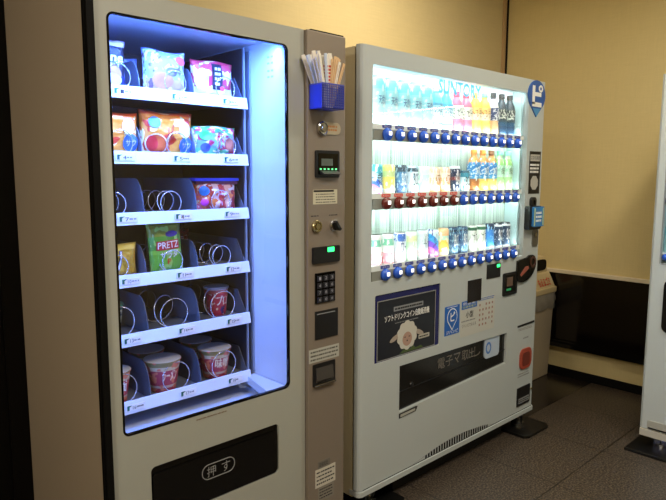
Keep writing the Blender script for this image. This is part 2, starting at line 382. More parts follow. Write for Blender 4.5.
# shelves with rail, dividers, coils and price tags
ZR = [1.600, 1.407, 1.222, 1.031, .845, .630]
DX = [-.945, -.757, -.570, -.382]
M_SHELF = mat('white_shelf', '#dfe6ee', .4); M_DIV = mat('grey_divider', '#626977', .4)
def helix(cx, cz, r, y0, L, pitch, wr=.0017, ph=math.pi*.9):
    n = int(L/pitch*22)
    return tube([(cx+r*math.sin(ph+2*math.pi*i/22), y0+(.006*i/22 if i < 22 else .006+pitch*(i-22)/22), cz+r*math.cos(ph+2*math.pi*i/22)) for i in range(n+1)], wr, 6)
for i, zc in enumerate(ZR):
    zf = zc+.004
    sh = obj('shelf', B(-.945, -.375, .20, .60, zf-.004, zf), mat('tray_steel', '#8a90a0', .4, metal=.3), R1)
    obj('shelf_rail', prism([(.184, zc-.019), (.200, zc-.019), (.200, zc+.019), (.192, zc+.019)], -.945, -.372, ax='x'), M_SHELF, sh, bev=.001)
    obj('side_plate', prism([(.202, zf), (.60, zf), (.60, zf+.09), (.26, zf+.09)], -.3765, -.3745, ax='x'), M_DIV, sh)
    for x in DX[1:3]:
        h = .118 if i in (2, 4, 5) else .10
        P = [(.202, zf)]+[(.205+.055*(1-math.cos(a))*1.0, zf+h*math.sin(a)) for a in [math.radians(q) for q in range(10, 91, 10)]]+[(.58, zf+h), (.58, zf)]
        obj('divider', prism(P, x-.001, x+.001, ax='x'), M_DIV, sh)
    big = i >= 4
    for c in range(3):
        cx = (DX[c]+DX[c+1])/2; r = .050 if big else .037
        if i in (0, 1): r = .038
        o = obj('dispensing_coil', helix(cx+(.028 if i in (0, 1) else 0), zf+r+.003, r, .203, .36, .125 if big else .062), M_WIRE, sh, smooth=True)
        tg = obj('price_tag', BB([(cx+.0, cx+.062, .1835, .1855, zc-.009, zc+.010)]), M_WHITE, sh)
        tg.rotation_euler = (0, 0, 0)
        obj('tag_mark', prism([(cx+.004, zc-.007), (cx+.011, zc-.007), (cx+.011, zc+.003), (cx+.020, zc+.008), (cx+.004, zc+.008)], .1825, .1835), mat('green_ink', '#1d6c56', .5), tg)
        text(str(i*3+c+1), cx+.022, cx+.033, zc-.006, zc+.005, .1829, M_INK, tg); scribble(cx+.035, cx+.058, zc-.004, zc+.004, 1, .1835, M_GREY, tg, seed=i*3+c)

# ---- the coin column
CY = -.020
col = obj('control_column', B(-.2775, -.101, CY, .062, .0, 1.832), M_COLM, R1, bev=.004)
DXc = -.017
def cx(a): return a+DXc
obj('column_top_seam', B(-.262, -.112, CY-.0005, .05, 1.8315, 1.8345), M_BLACKM, col)
lp = plate(cx(-.205), cx(-.110), 1.495, 1.536, CY-.004, CY, .02, mat('beige_lock_plate', '#b7a88c', .35, metal=.3), R1, 'lock_plate', bev=.001)
lc = obj('lock_cylinder', lathe([(.024, 0), (.024, -.010), (.020, -.013), (.017, -.010), (.013, -.010), (.011, -.016), (0.002, -.016)], (cx(-.198), CY, 1.514), 28, 'y'), M_CHROME, R1, smooth=False)
scribble(cx(-.170), cx(-.125), 1.505, 1.528, 2, CY-.004, mat('orange_print', '#b5763a', .5), lp, seed=3)
cr_ = plate(cx(-.229), cx(-.117), 1.347, 1.440, CY-.006, CY, .006, M_CHAR, R1, 'card_reader', bev=.001)
plate(cx(-.218), cx(-.126), 1.358, 1.430, CY-.0075, CY-.006, .003, M_BLACK, cr_, 'reader_window')
obj('reader_slope', prism([(CY-.0075, 1.372), (CY-.030, 1.360), (CY-.0075, 1.356)], cx(-.212), cx(-.13), ax='x'), M_CHAR, cr_)
obj('reader_screen', B(cx(-.205), cx(-.152), CY-.0085, CY-.0075, 1.388, 1.412), mat('dim_screen', '#5c6660', .3), cr_)
obj('reader_lamp', BB([(cx(-.212)+.018*k, cx(-.205)+.018*k, CY-.0095, CY-.0075, 1.374, 1.379) for k in range(5)]), mat('green_led_dim', '#5dff9a', .4, emit='#7dffa8', es=1.), cr_)
lb = obj('instruction_label', B(cx(-.237), cx(-.123), CY-.001, CY, 1.256, 1.306), mat('cream_label', '#c9c2a8', .5), R1)
obj('label_heading', B(cx(-.235), cx(-.14), CY-.0014, CY-.001, 1.298, 1.3045), M_INK, lb)
scribble(cx(-.225), cx(-.127), 1.258, 1.295, 4, CY-.001, mat('dark_grey_print', '#55524a', .6), lb, fill=.35, seed=8)
for q, (a, b) in enumerate(((-.246, -.200), (-.161, -.117))):
    scribble(cx(a), cx(b), 1.213, 1.219, 1, CY, M_INK, R1, seed=20+q)
obj('return_button', lathe([(.022, 0), (.022, -.006), (.019, -.010), (.015, -.010), (.014, -.006), (.011, -.006), (.010, -.012), (.002, -.012)], (cx(-.222), CY, 1.180), 28, 'y'), mat('brass_chrome', '#b8ab82', .25, metal=.9), R1)
lv = obj('selector_knob', lathe([(.021, 0), (.021, -.004), (.017, -.008), (.002, -.008)], (cx(-.138), CY, 1.179), 28, 'y'), M_CHROME, R1)
bm = B(-.005, .005, -.026, -.008, -.019, .019); bmesh.ops.rotate(bm, verts=bm.verts, matrix=Matrix.Rotation(math.radians(-38), 3, 'Y')); bmesh.ops.translate(bm, verts=bm.verts, vec=(cx(-.138), CY, 1.179))
obj('knob_grip', bm, M_CHAR, lv, bev=.001)
dp = plate(cx(-.243), cx(-.115), 1.050, 1.108, CY-.008, CY, .005, M_CHAR, R1, 'price_display', bev=.001)
obj('display_digits', B(cx(-.175), cx(-.145), CY-.0095, CY-.008, 1.088, 1.104), M_GREENLED, dp)
kp = plate(cx(-.229), cx(-.135), .908, 1.016, CY-.004, CY, .002, M_BLACK, R1, 'keypad')
for r in range(4):
    for c in range(3):
        x = cx(-.222)+c*.029; z = .986-r*.0252
        k = obj('key', B(x, x+.023, CY-.007, CY-.004, z, z+.020), mat('key_black', '#24242c', .4), kp, bev=.001)
        text(('123', '456', '789', '*0#')[r][c], x+.007, x+.016, z+.005, z+.016, CY-.0075, mat('key_print', '#a9a9b4', .5), k)
obj('bill_reader', B(cx(-.229), cx(-.119), CY-.003, CY, .778, .880), M_CHAR, R1, bev=.001)
obj('bill_reader_lip', B(cx(-.222), cx(-.135), CY-.0045, CY-.003, .868, .871), M_GREYP, R1)
lb = obj('warning_label', B(cx(-.257), cx(-.112), CY-.001, CY, .697, .745), mat('pale_grey_label', '#b5b5ab', .45), R1)
scribble(cx(-.250), cx(-.117), .700, .742, 3, CY-.001, mat('dark_grey_print', '#55524a'), lb, fill=.4, seed=12)
cr2 = plate(cx(-.240), cx(-.132), .607, .690, CY-.003, CY, .004, M_CHAR, R1, 'coin_return', bev=.001)
obj('return_lip', B(cx(-.236), cx(-.136), CY-.012, CY-.003, .609, .616), M_CHROME, cr2, bev=.001)
obj('return_flap', prism([(CY-.004, .675), (CY-.004, .620), (CY-.012, .630)], cx(-.228), cx(-.145), ax='x'), mat('smoky_plastic', '#44403c', .15), cr2)
for nm, a in (('maker_plate', (-.215, -.155, .292, .320)), ('service_sticker', (-.228, -.128, .222, .292)), ('service_sticker', (-.214, -.135, .165, .222))):
    l = obj(nm, B(cx(a[0]), cx(a[1]), CY-.001, CY, a[2], a[3]), mat('silver_sticker' if nm == 'maker_plate' else ('white_sticker' if a[2] > .2 else 'grey_sticker'), {'maker_plate': '#77726a'}.get(nm, '#cfcabc' if a[2] > .2 else '#8b857a'), .4), R1)
    scribble(cx(a[0])+.006, cx(a[1])-.006, a[2]+.006, a[3]-.006, 4, CY-.001, M_INK, l, fill=.35, seed=int(a[2]*100))
for x, y in ((-.93, .1), (-.93, .64), (-.16, .64)):
    obj('foot', lathe([(.03, 0), (.03, .02), (.012, .025), (.012, .062)], (x, y, 0), 16), M_CHAR, R1)

# ---- snacks
def bag(name, label, x0, x1, z0, z1, y, T, m, tilt=0., seed=1, cat='snack bag', group='snacks on the upper trays', lean=0., crimp=True):
    rnd = random.Random(seed); nx, nz = 22, 20; W = x1-x0; H = z1-z0; C = ((x0+x1)/2, y, z0)
    ph = [rnd.uniform(0, 6) for _ in range(6)]
    def th(u, v):
        e = (max(0, 1-abs(2*u-1)**2.6))**.6*(max(0, 1-abs(2*v-1)**3))**.55
        wr = .10*math.sin(9*u+ph[0]+3*v)+.08*math.sin(14*v+ph[1]+5*u)+.07*math.sin(21*u-11*v+ph[2])
        return T/2*e*(1+wr)+.0006
    def outline(u, v):
        sx = 1-.05*math.sin(math.pi*v); zz = v+.02*math.sin(ph[3]+7*u)*(1 if v > .5 else 0)
        return (u-.5)*W*sx, zz*H
    bm = bmesh.new(); G = {}
    for s in (-1, 1):
        for i in range(nx+1):
            for j in range(nz+1):
                u, v = i/nx, j/nz
                edge = i in (0, nx) or j in (0, nz)
                if s == 1 and edge: G[s, i, j] = G[-1, i, j]; continue
                a, z = outline(u, v); G[s, i, j] = bm.verts.new((a, 0 if edge else s*th(u, v), z))
        for i in range(nx):
            for j in range(nz):
                q = [G[s, i, j], G[s, i+1, j], G[s, i+1, j+1], G[s, i, j+1]]
                bm.faces.new(q if s == -1 else q[::-1])
    root = obj(name, bm, m, None, smooth=True); root.location = C; root.rotation_euler = (lean, tilt, 0)
    tag(root, label, cat, group)
    def surf(a, z):
        u = min(1, max(0, a/W+.5)); v = min(1, max(0, z/H)); return -th(u, v)-.0012
    return root, surf, W, H
def disc(root, surf, cx_, cz_, rx, rz, m, name='printed_badge', n=28):
    bm = bmesh.new(); c = bm.verts.new((cx_, surf(cx_, cz_)-.0004, cz_)); R = []
    K = 4
    for k in range(1, K+1):
        R.append([bm.verts.new((cx_+rx*k/K*math.cos(2*math.pi*i/n), surf(cx_+rx*k/K*math.cos(2*math.pi*i/n), cz_+rz*k/K*math.sin(2*math.pi*i/n))-.0004, cz_+rz*k/K*math.sin(2*math.pi*i/n))) for i in range(n)])
    for i in range(n): bm.faces.new([c, R[0][i], R[0][(i+1) % n]])
    for a, b in zip(R, R[1:]):
        for i in range(n): bm.faces.new([a[i], b[i], b[(i+1) % n], a[(i+1) % n]])
    return obj(name, bm, m, root)
MW = lambda h, n=None: mat('print_'+h.strip('#'), h, .4)
YB = .238
z = ZR[0]+.0045
r, s, W, H = bag('snack_bag', 'black snack bag with white lettering, leftmost on the top tray', -.925, -.785, z, 1.752, YB, .035, pack('black_bag', [(0, '#27315f'), (.3, '#1a1626'), (.86, '#d4b9d8')], ('#b06a55', 4, .60), blotch2=('#dfe2f2', 6, .66)), seed=1)
text('Cone', -.040, .056, .085, .110, 0, M_WHITE, r, surf=lambda a, z: s(a, z)-.001, bold=.002, shear=.004)
disc(r, s, .0, .050, .050, .032, MW('#c98a6c')); disc(r, lambda a, z: s(a, z)-.001, .02, .032, .030, .018, MW('#dfe6f4'))
r, s, W, H = bag('snack_bag', 'clear bag of wrapped sweets with a pink corner mark, middle of the top tray', -.733, -.583, z, 1.745, YB, .045, pack('clear_bag', [(0, '#b88aa8'), (.35, '#9fb4e0'), (.8, '#8f9fd0')], ('#e8f0ff', 7, .56), blotch2=('#6a4a52', 6, .62)), seed=2)
disc(r, s, .050, .112, .020, .014, MW('#f05a8c')); disc(r, s, -.015, .045, .036, .026, MW('#c77f9a')); disc(r, lambda a, z: s(a, z)-.001, .015, .075, .020, .014, MW('#5e4750'))
r, s, W, H = bag('snack_bag', 'blue film bag of sweets half hidden behind the clear bag, top tray', -.80, -.70, z, 1.725, .335, .04, pack('blue_film_bag', [(0, '#7f86c4'), (.5, '#9aa6e0')], ('#c6d0f8', 9, .55)), seed=12)
r, s, W, H = bag('snack_bag', 'red and cream snack bag with black upright name panel, right end of the top tray', -.565, -.400, z, 1.735, YB, .045, pack('red_cream_bag', [(0, '#e6d6c4'), (.3, '#c8364a')], ('#f0e6da', 4, .52), blotch2=('#6f7f3a', 9, .66)), seed=3)
bm = bmesh.new()
g = [[bm.verts.new((a, s(a, q)-.0012, q)) for q in [.035+.085*j/8 for j in range(9)]] for a in [-.012+.040*i/4 for i in range(5)]]
for i in range(4):
    for j in range(8): bm.faces.new([g[i][j], g[i+1][j], g[i+1][j+1], g[i][j+1]])
obj('name_panel', bm, MW('#1c1826'), r)
scribble(-.006, .022, .045, .11, 4, 0, MW('#d8c8d0'), r, seed=33).location = (0, s(0.01, .07)-.002, 0)
disc(r, lambda a, z: s(a, z)-.0005, -.048, .06, .024, .040, MW('#d9d2a0')); disc(r, lambda a, z: s(a, z)-.0018, .026, .040, .008, .008, MW('#ff3f6a'))
z = ZR[1]+.0045
ORB = pack('orange_bag', [(0, '#e9b552'), (.14, '#e8943a'), (.72, '#ef8a2c'), (.9, '#d9542a')], ('#f5dfa0', 3.2, .56), blotch2=('#d8442c', 4, .62))
for k, (a, b, zz, lab) in enumerate(((-.940, -.752, 1.543, 'orange rice cracker bag with a blue badge, left end of the second tray'), (-.750, -.562, 1.555, 'orange and red rice cracker bag with red side lettering, middle of the second tray'))):
    r, s, W, H = bag('rice_cracker_bag', lab, a, b, z, zz, YB+.004*k, .05, ORB, seed=5+k, tilt=.03*(k-.5))
    sf = lambda a, z, s=s: s(a, z)-.001
    disc(r, sf, .060, .040, .026, .027, MW('#3c6fc4')); text('サク', .043, .077, .030, .050, 0, M_WHITE, r, surf=lambda a, z, s=s: s(a, z)-.0022)
    disc(r, sf, .055, .088, .020, .026, MW('#f6eccd'))
    text('ハッピー', -.012, .012, .018, .105, 0, MW('#c2322c'), r, surf=lambda a, z, s=s: s(a, z)-.0022, bold=.0015, shear=.018) if k else text('ッピー', -.045, -.018, .020, .100, 0, MW('#b8302a'), r, surf=lambda a, z, s=s: s(a, z)-.0022, bold=.0015)
    if k:
        disc(r, sf, -.050, .108, .020, .018, MW('#4a93dd')); disc(r, sf, -.046, .040, .036, .032, MW('#e8e0cc')); disc(r, lambda a, z, s=s: s(a, z)-.0016, -.046, .040, .033, .029, MW('#cc5a2a')); disc(r, lambda a, z, s=s: s(a, z)-.002, -.060, .042, .018, .024, MW('#c42a2a'))
r, s, W, H = bag('candy_bag', 'green and red candy bag covered in small print, right end of the second tray', -.566, -.392, z, 1.520, YB, .05, pack('green_candy_bag', [(0, '#5db27a'), (.3, '#7aa7b8'), (.75, '#3f8f63')], ('#e8e2dc', 6, .55), blotch2=('#c03a56', 6, .6)), seed=8)
text('グミ', -.005, .022, .025, .090, 0, MW('#d02840'), r, surf=lambda a, z: s(a, z)-.002, bold=.001); disc(r, s, -.045, .075, .022, .016, MW('#46b35c')); disc(r, s, .050, .048, .022, .022, MW('#b9694a')); disc(r, s, -.045, .035, .018, .015, MW('#4a5ec8'))
z = ZR[2]+.0045
r, s, W, H = bag('candy_multipack', 'pink and orange striped multipack under a blue strip, right end of the third tray', -.560, -.388, z, 1.330, YB+.01, .06, pack('multi_bag', [(0, '#d86a7c'), (.15, '#e9a0a0'), (.22, '#b8402c'), (.36, '#e8c8c0'), (.5, '#c8483c'), (.66, '#e8b090'), (.82, '#a83a48')], ('#ece4ea', 7, .58), axis='X', blotch2=('#e07a3c', 6, .6)), seed=9)
disc(r, s, -.055, .075, .017, .017, MW('#3a8be0')); disc(r, s, -.055, .035, .012, .012, MW('#d03ab0')); text('グミ', -.004, .018, .015, .090, 0, MW('#e03048'), r, surf=lambda a, z: s(a, z)-.002, bold=.0015)
hd = obj('blue_header', B(-.088, .088, -.02, .02, .108, .118), MW('#2c3fd0'), r); obj('dark_header', B(-.080, .085, -.016, .016, .096, .108), MW('#5a1a30'), r)
tag(hd, 'blue header strip')
r, s, W, H = bag('mint_packet', 'small green packet lying behind the left coil of the third tray', -.905, -.840, z, z+.045, .30, .02, pack('mint_packet', [(0, '#1f6f5a'), (.5, '#3dd08a')]), seed=31)
z = ZR[3]+.0045
r, s, W, H = bag('biscuit_pack', 'yellow biscuit pack with blue and white lettering, left end of the fourth tray', -.940, -.768, z, 1.142, YB+.01, .06, pack('yellow_pack', [(0, '#c9a53a'), (.82, '#e8c95a')], ('#b08a2c', 3, .62)), seed=10)
text('カリ', -.062, .020, .020, .084, 0, M_BLUED, r, surf=lambda a, z: s(a, z)-.0012, bold=.005, shear=.006); text('カリ', -.060, .022, .022, .086, 0, MW('#e0e8ff'), r, surf=lambda a, z: s(a, z)-.0035, bold=.001, shear=.006); text('クッキー', -.050, .020, .008, .020, 0, MW('#a03a30'), r, surf=lambda a, z: s(a, z)-.002)
r, s, W, H = bag('pretzel_bag', 'green upright snack bag with a red name banner, middle of the fourth tray', -.728, -.606, z, 1.203, YB+.002, .035, pack('green_pretz', [(0, '#6fb83a'), (.38, '#86c84a'), (.46, '#5aa23a'), (.72, '#8f9a3a')], ('#a8d86a', 4, .6)), tilt=-.06, seed=11)
bm = bmesh.new()
g = [[bm.verts.new((a, s(a, q)-.0012, q)) for q in [.078+.03*j/4 for j in range(5)]] for a in [-.038+.080*i/8 for i in range(9)]]
for i in range(8):
    for j in range(4): bm.faces.new([g[i][j], g[i+1][j], g[i+1][j+1], g[i][j+1]])
obj('name_banner', bm, MW('#c22a2e'), r)
text('PRETZ', -.034, .038, .083, .104, 0, M_WHITE, r, surf=lambda a, z: s(a, z)-.0024, bold=.0006); text('サラダ', -.028, .036, .050, .072, 0, M_WHITE, r, surf=lambda a, z: s(a, z)-.0016, bold=.001); disc(r, s, .018, .128, .022, .010, MW('#4a3a8c')); text('P', -.005, .008, .030, .048, 0, MW('#d83a2a'), r, surf=lambda a, z: s(a, z)-.0016)
r, s, W, H = bag('snack_bag', 'dark red bag far back in the right lane of the fourth tray', -.555, -.455, z, z+.12, .46, .05, pack('dark_red_bag', [(0, '#6e2430'), (.6, '#8a2c34')], ('#54202c', 4, .55)), seed=14)
text('チョコ', -.02, .03, .075, .100, 0, MW('#c9c0c8'), r, surf=lambda a, z: s(a, z)-.002)
def cup(label, x, y, z0, h, r0, r1, m, txt, tc, seed=0, lid='#d8d2c8', name='cup_noodle'):
    t = thing(name, (x, y, z0), label, 'cup noodles', 'cup noodles on the lower trays')
    obj('cup_body', lathe([(r0*.94, 0), (r0, .003), (r1, h-.004), (r1+.0025, h-.003), (r1+.0025, h)], (0, 0, 0), 36), m, t, smooth=False)
    obj('lid', lathe([(r1+.0015, h), (r1+.001, h+.0015), (.001, h+.0018)], (0, 0, 0), 36), mat('lid_'+lid[1:], lid, .35), t)
    def place(a, z):   # wrap lettering round the cup's front
        rr = r0+(r1-r0)*z/h+.0006; return -math.sqrt(max(1e-6, rr*rr-a*a))
    text(txt, -r0*.62, r0*.62, h*.38, h*.72, 0, tc, t, surf=place, bold=.0012)
    tb = text_mesh(txt)
    return t
CUPR = pack('red_cup_print', [(0, '#a83040'), (.16, '#c8b49a'), (.24, '#b23a48'), (.72, '#d2bf9a'), (.84, '#8f7f4a')], ('#d87a5a', 5, .57), bump=0); CUPG = pack('green_cup_print', [(0, '#2f6a46'), (.14, '#cfd8c8'), (.75, '#e0e4d6'), (.82, '#3f8a50')], ('#24445c', 8, .56), bump=0)
CUPP = pack('purple_cup_print', [(0, '#b02a48'), (.12, '#c23a50'), (.8, '#d86a60'), (.92, '#c9b8b0')], ('#4a2a6a', 4, .6), blotch2=('#e8d8c8', 7, .66), bump=0)
z = ZR[4]+.0045
cup('green and white noodle cup, left end of the fifth tray', -.850, .29, z, .098, .034, .046, CUPG, 'そば', M_INK, lid='#9ad0a8')
cup('red noodle cup with white kana lettering, right lane of the fifth tray', -.443, .30, z, .103, .034, .044, CUPP, 'プロ', M_WHITE)
z = ZR[5]+.0045
cup('pale red noodle cup, left end of the bottom tray', -.852, .26, z, .105, .036, .050, CUPR, '麺', M_WHITE)
cup('wide red noodle cup with cream rim at the front of the middle lane, bottom tray', -.684, .262, z, .108, .042, .060, CUPR, 'ラーメン', MW('#f0d8c0'))
cup('red noodle cup standing second in the middle lane of the bottom tray', -.672, .40, z, .108, .042, .060, CUPR, 'ラーメン', MW('#f0d8c0'))
cup('red noodle cup at the front of the right lane, bottom tray', -.478, .265, z, .105, .042, .058, CUPR, '味噌', MW('#f0e0c0'))
cup('red noodle cup standing second in the right lane of the bottom tray', -.474, .40, z, .105, .042, .058, CUPR, '味噌', MW('#f0e0c0'))

# ---- basket of straws hung on the column
bk = thing('straw_basket', (-.221, -.053, 1.575), 'small blue mesh basket hung on the taupe coin column, holding straws', 'basket')
BX0, BX1, BY0, BY1, BZ0, BZ1 = -.049, .049, -.032, .0325, 0., .080
M_BB = glassmat('blue_plastic', tint=(.22, .28, .9), alpha=.62, col=(.035, .06, .5))
bars = []
for k in range(13):
    x = BX0+(BX1-BX0)*k/12; bars.append((x-.0014, x+.0014, BY0, BY0+.002, BZ0, BZ1))
for k in range(11):
    z_ = BZ0+(BZ1-BZ0)*k/10; bars.append((BX0, BX1, BY0, BY0+.002, z_-.0013, z_+.0013))
obj('front_mesh', BB(bars), mat('blue_mesh_plastic', '#5058b4', .35), bk)
obj('basket_wall', BB([(BX0, BX0+.0016, BY0, BY1, BZ0, BZ1), (BX1-.0016, BX1, BY0, BY1, BZ0, BZ1), (BX0, BX1, BY1-.0016, BY1, BZ0, BZ1), (BX0, BX1, BY0, BY1, BZ0-.001, BZ0+.001)]), mat('royal_blue_plastic', '#2440e0', .3), bk)
obj('rim', ring(rrect(BX0-.002, BX1+.002, BY0-.002, BY1, .004), rrect(BX0+.001, BX1-.001, BY0+.001, BY1-.002, .003), BZ1-.004, BZ1, 'y'), mat('blue_mesh_plastic', '#4148a8'), bk)
rm = bpy.data.objects[[o.name for o in bk.children if o.name.startswith('rim')][0]]
for v in rm.data.vertices: v.co = (v.co.x, v.co.z, v.co.y)
rs = random.Random(5)
PW = mat('white_paper', '#ece4d6', .7); PB = mat('bluish_paper', '#c3cde0', .6); WD = mat('pale_wood', '#dcb88a', .6); PR = mat('red_print', '#c2352b')
for k in range(39):
    layer = k % 3; f = (k//3)/12
    bx = -.221+.012*(2*f-1); by = -.053+.012*(layer-1)
    L = .172+rs.uniform(-.010, .010)+(.010 if .1 < f < .35 else 0)-.010*f
    lx = math.atan((-.070+.125*f)/.17)+rs.uniform(-.03, .03); ly = .05-.06*layer+rs.uniform(-.04, .04)
    kind = ('straw' if f < .42 else 'chop')
    if .32 < f < .56 and layer == 0: kind = 'printed'
    w_, t_ = (.0068, .0026) if kind != 'chop' else (.0052, .0024)
    name = {'straw': 'paper_wrapped_straw', 'printed': 'paper_wrapped_straw', 'chop': 'wooden_chopsticks'}[kind]
    bm = bmesh.new(); bbox(bm, -w_, w_, -t_, t_, 0, L)
    m_ = PB if kind == 'straw' and k % 4 == 1 else (PW if kind != 'chop' or k % 5 == 0 else WD)
    o = obj(name, bm, m_, None, bev=.0015)
    o.location = (bx, by, 1.579); o.rotation_euler = (ly, lx, rs.uniform(-.3, .3))
    side = 'left' if f < .33 else ('centre' if f < .66 else 'right'); dep = ('front', 'middle', 'back')[layer]
    tag(o, {'straw': 'white paper wrapped straw fanning out of the left of the blue basket', 'printed': 'white paper sleeve with red print standing at the centre of the blue basket', 'chop': 'pale wooden chopsticks in thin paper standing in the right of the blue basket'}[kind], 'straw' if kind != 'chop' else 'chopsticks', {'straw': 'wrapped straws in the blue basket', 'printed': 'red printed sleeves in the blue basket', 'chop': 'chopsticks in the blue basket'}[kind])
    if kind == 'printed':
        scr = BB([(-.0045, .0045, -.0030, -.0024, .075+.011*j, .082+.011*j) for j in range(6)]); obj('red_print', scr, PR, o)
    if kind == 'chop': obj('sleeve_line', B(-.0006, .0006, -.0028, -.0022, .01, L-.01), mat('wood_groove', '#a87850'), o)

# ================================================================== DRINK MACHINE
R2 = thing('drink_vending_machine', (.69, .36, 0), 'wide white drink vending machine with three brightly lit rows of bottles and cans', 'vending machine')
VX0, VX1, VZ0, VZ1 = .062, 1.200, .945, 1.763
cab2 = obj('cabinet', B(.002, 1.372, .036, .70, .075, 1.825), M_CAB2, R2)
carve(cab2, [B(.03, 1.235, -.1, .105, .915, 1.79)])
obj('door_gasket', ring(rrect(.006, 1.368, .08, 1.82, .004), rrect(.035, 1.23, .92, 1.785, .004), .0285, .036), M_BLACKM, R2)
d2 = prism([(.022, 0), (1.355, 0), (1.3745, .018), (1.3745, .028), (0, .028), (0, .024), (.0025, .010), (.009, .003)], .108, 1.830, ax='z')
d2 = obj('door', d2, M_M2, R2)
carve(d2, [prism(rrect(VX0, VX1, VZ0, VZ1, .004), -.1, .1), prism(rrect(.086, .507, .612, .888, .008), -.1, .010), prism(rrect(.2405, 1.0745, .408, .571, .003) if 0 else [(.2405, .372), (1.0745, .405), (1.0745, .563), (.2405, .572)], -.1, .1)])
def liner(x0, x1, y0, y1, z0, z1, parent, m, t=.003):
    return obj('liner', BB([(x0, x0+t, y0, y1, z0, z1), (x1-t, x1, y0, y1, z0, z1), (x0, x1, y0, y1, z1-t, z1), (x0, x1, y0, y1, z0, z0+t)]), m, parent)
liner(.052, 1.212, .0285, .102, .93, 1.778, R2, mat('cyan_white_liner', '#dff2f5', .4))
def ribbed(name, c1, c2, sc):
    m = bpy.data.materials.new(name); m.use_nodes = True; nt = m.node_tree; N = nt.nodes; L = nt.links; b = N['Principled BSDF']; b.inputs['Roughness'].default_value = .4
    tc = N.new('ShaderNodeTexCoord'); mp = N.new('ShaderNodeMapping'); mp.inputs['Scale'].default_value = (sc, 1, .6); L.new(tc.outputs['Object'], mp.inputs[0])
    n = N.new('ShaderNodeTexNoise'); n.inputs['Scale'].default_value = 1.; n.inputs['Detail'].default_value = 4; L.new(mp.outputs[0], n.inputs['Vector'])
    cr = N.new('ShaderNodeValToRGB'); cr.color_ramp.elements[0].position = .4; cr.color_ramp.elements[1].position = .6
    cr.color_ramp.elements[0].color = (*lin(c1), 1); cr.color_ramp.elements[1].color = (*lin(c2), 1)
    L.new(n.outputs['Fac'], cr.inputs[0]); L.new(cr.outputs[0], b.inputs['Base Color']); return m
obj('back_panel', B(.055, 1.209, .096, .101, .933, 1.775), mat('white_back', '#eef6f8', .4), R2)
rib = ribbed('ribbed_backing', '#7f9186', '#c3d2c6', 150)
for z0, z1 in ((1.27, 1.494), (.985, 1.225)): obj('ribbed_backing', B(.06, 1.165, .0935, .096, z0, z1), rib, R2)
obj('rack_end', BB([(1.166, 1.169, .02, .096, .96, 1.74)]), mat('clear_edge', '#b9d4d4', .2), R2)
obj('glass', B(VX0-.006, VX1+.006, .012, .015, VZ0-.006, VZ1+.006), M_GLASS, R2)
text('SUNTORY', .475, .785, 1.698, 1.752, .0105, M_CYANP, R2, bold=.004, name='brand_lettering')
LT = mat('white_tube', '#ffffff', .5, emit=(.84, 1.0, .98), es=9)
ZB = [1.511, 1.247, .966]
obj('light_tube', B(.07, 1.19, .030, .040, 1.766, 1.773), LT, R2)
obj('hidden_light_strip', BB([(.0555, .058, .03, .045, .95, 1.76)]), LT, R2)
BLUEB = mat('blue_button', '#2f62d8', .18); REDB = mat('dark_red_button', '#6b241c', .2); GLINT = mat('button_glint', '#ffffff', .3, emit='#ffffff', es=1.0)  # glowing white square paints the highlight on each button
dome = None; XI = [.143+.0739*i for i in range(14)]
TAGB = mat('tag_blue', '#39479c', .5); TAGR = mat('tag_red', '#e25a4e', .5)
btn_cache = {}
def button(x, zc, red, parent):
    if red not in btn_cache:
        d = obj('selection_button', lathe([(.0245, .002), (.0245, -.003), (.0235, -.008), (.020, -.013), (.014, -.0175), (.006, -.0195), (.001, -.020)], (0, 0, 0), 24, 'y'), REDB if red else BLUEB, parent, smooth=True)
        l = obj('button_glint', prism(rrect(-.009, .007, -.004, .011, .002), -.0205, -.012), GLINT, d)
        g_ = obj('price_tag', prism(rrect(-.026, .026, .024, .037, .004), -.0006, .001), TAGR if red else TAGB, d)
        text('あったか〜い' if red else 'つめた〜い', -.021, .021, .0265, .0345, -.0009, M_WHITE, g_)
        btn_cache[red] = (d, l, g_, g_.children[0] if g_.children else [c for c in bpy.data.objects if c.parent == g_][0]); d.location = (x, .0, zc)
        return
    d, l, g_, t_ = btn_cache[red]
    a = d.copy(); link(a, parent); a.location = (x, .0, zc)
    b = l.copy(); link(b, a); c = g_.copy(); link(c, a); e = t_.copy(); link(e, c)
for r, zc in enumerate(ZB):
    rk = obj('button_rail', prism([(.010, zc-.022), (.004, zc-.024), (.002, zc+.016), (.010, zc+.020)], .070, 1.145, ax='x'), mat('rail_grey', '#8d9088', .4), R2, bev=.001)
    obj('rack_shelf', BB([(.058, 1.166, .016, .094, zc+.006, zc+.022)]), M_LINER, R2)
    obj('tag_strip', BB([(.064, 1.166, .001, .006, zc+.018, zc+.0385)]), mat('tag_strip', '#e6eeee', .4), R2)
    if r < 2: obj('light_tube', B(.07, 1.16, .020, .032, zc-.008, zc-.002), LT, R2)
    for i, x in enumerate(XI): button(x, zc, r == 1 and i < 7, rk)

for zt, zb_ in ((1.762, 1.553), (1.500, 1.290), (1.236, 1.008)):
    for nm, z_, dz in (('rack_fill', zt, -1), ('rack_fill', zb_, 1)):
        l_ = area(nm, (.63, .0215, z_), 1.10, (1.9 if dz < 0 else 1.3)*(1 if zt > 1.7 else .62), (.86, 1.0, .97), aim=(.63, .0215+.75, z_+dz), spread=150, sy=.008); l_.parent = R2  # added light for the samples; upward bars lift their dim lower parts
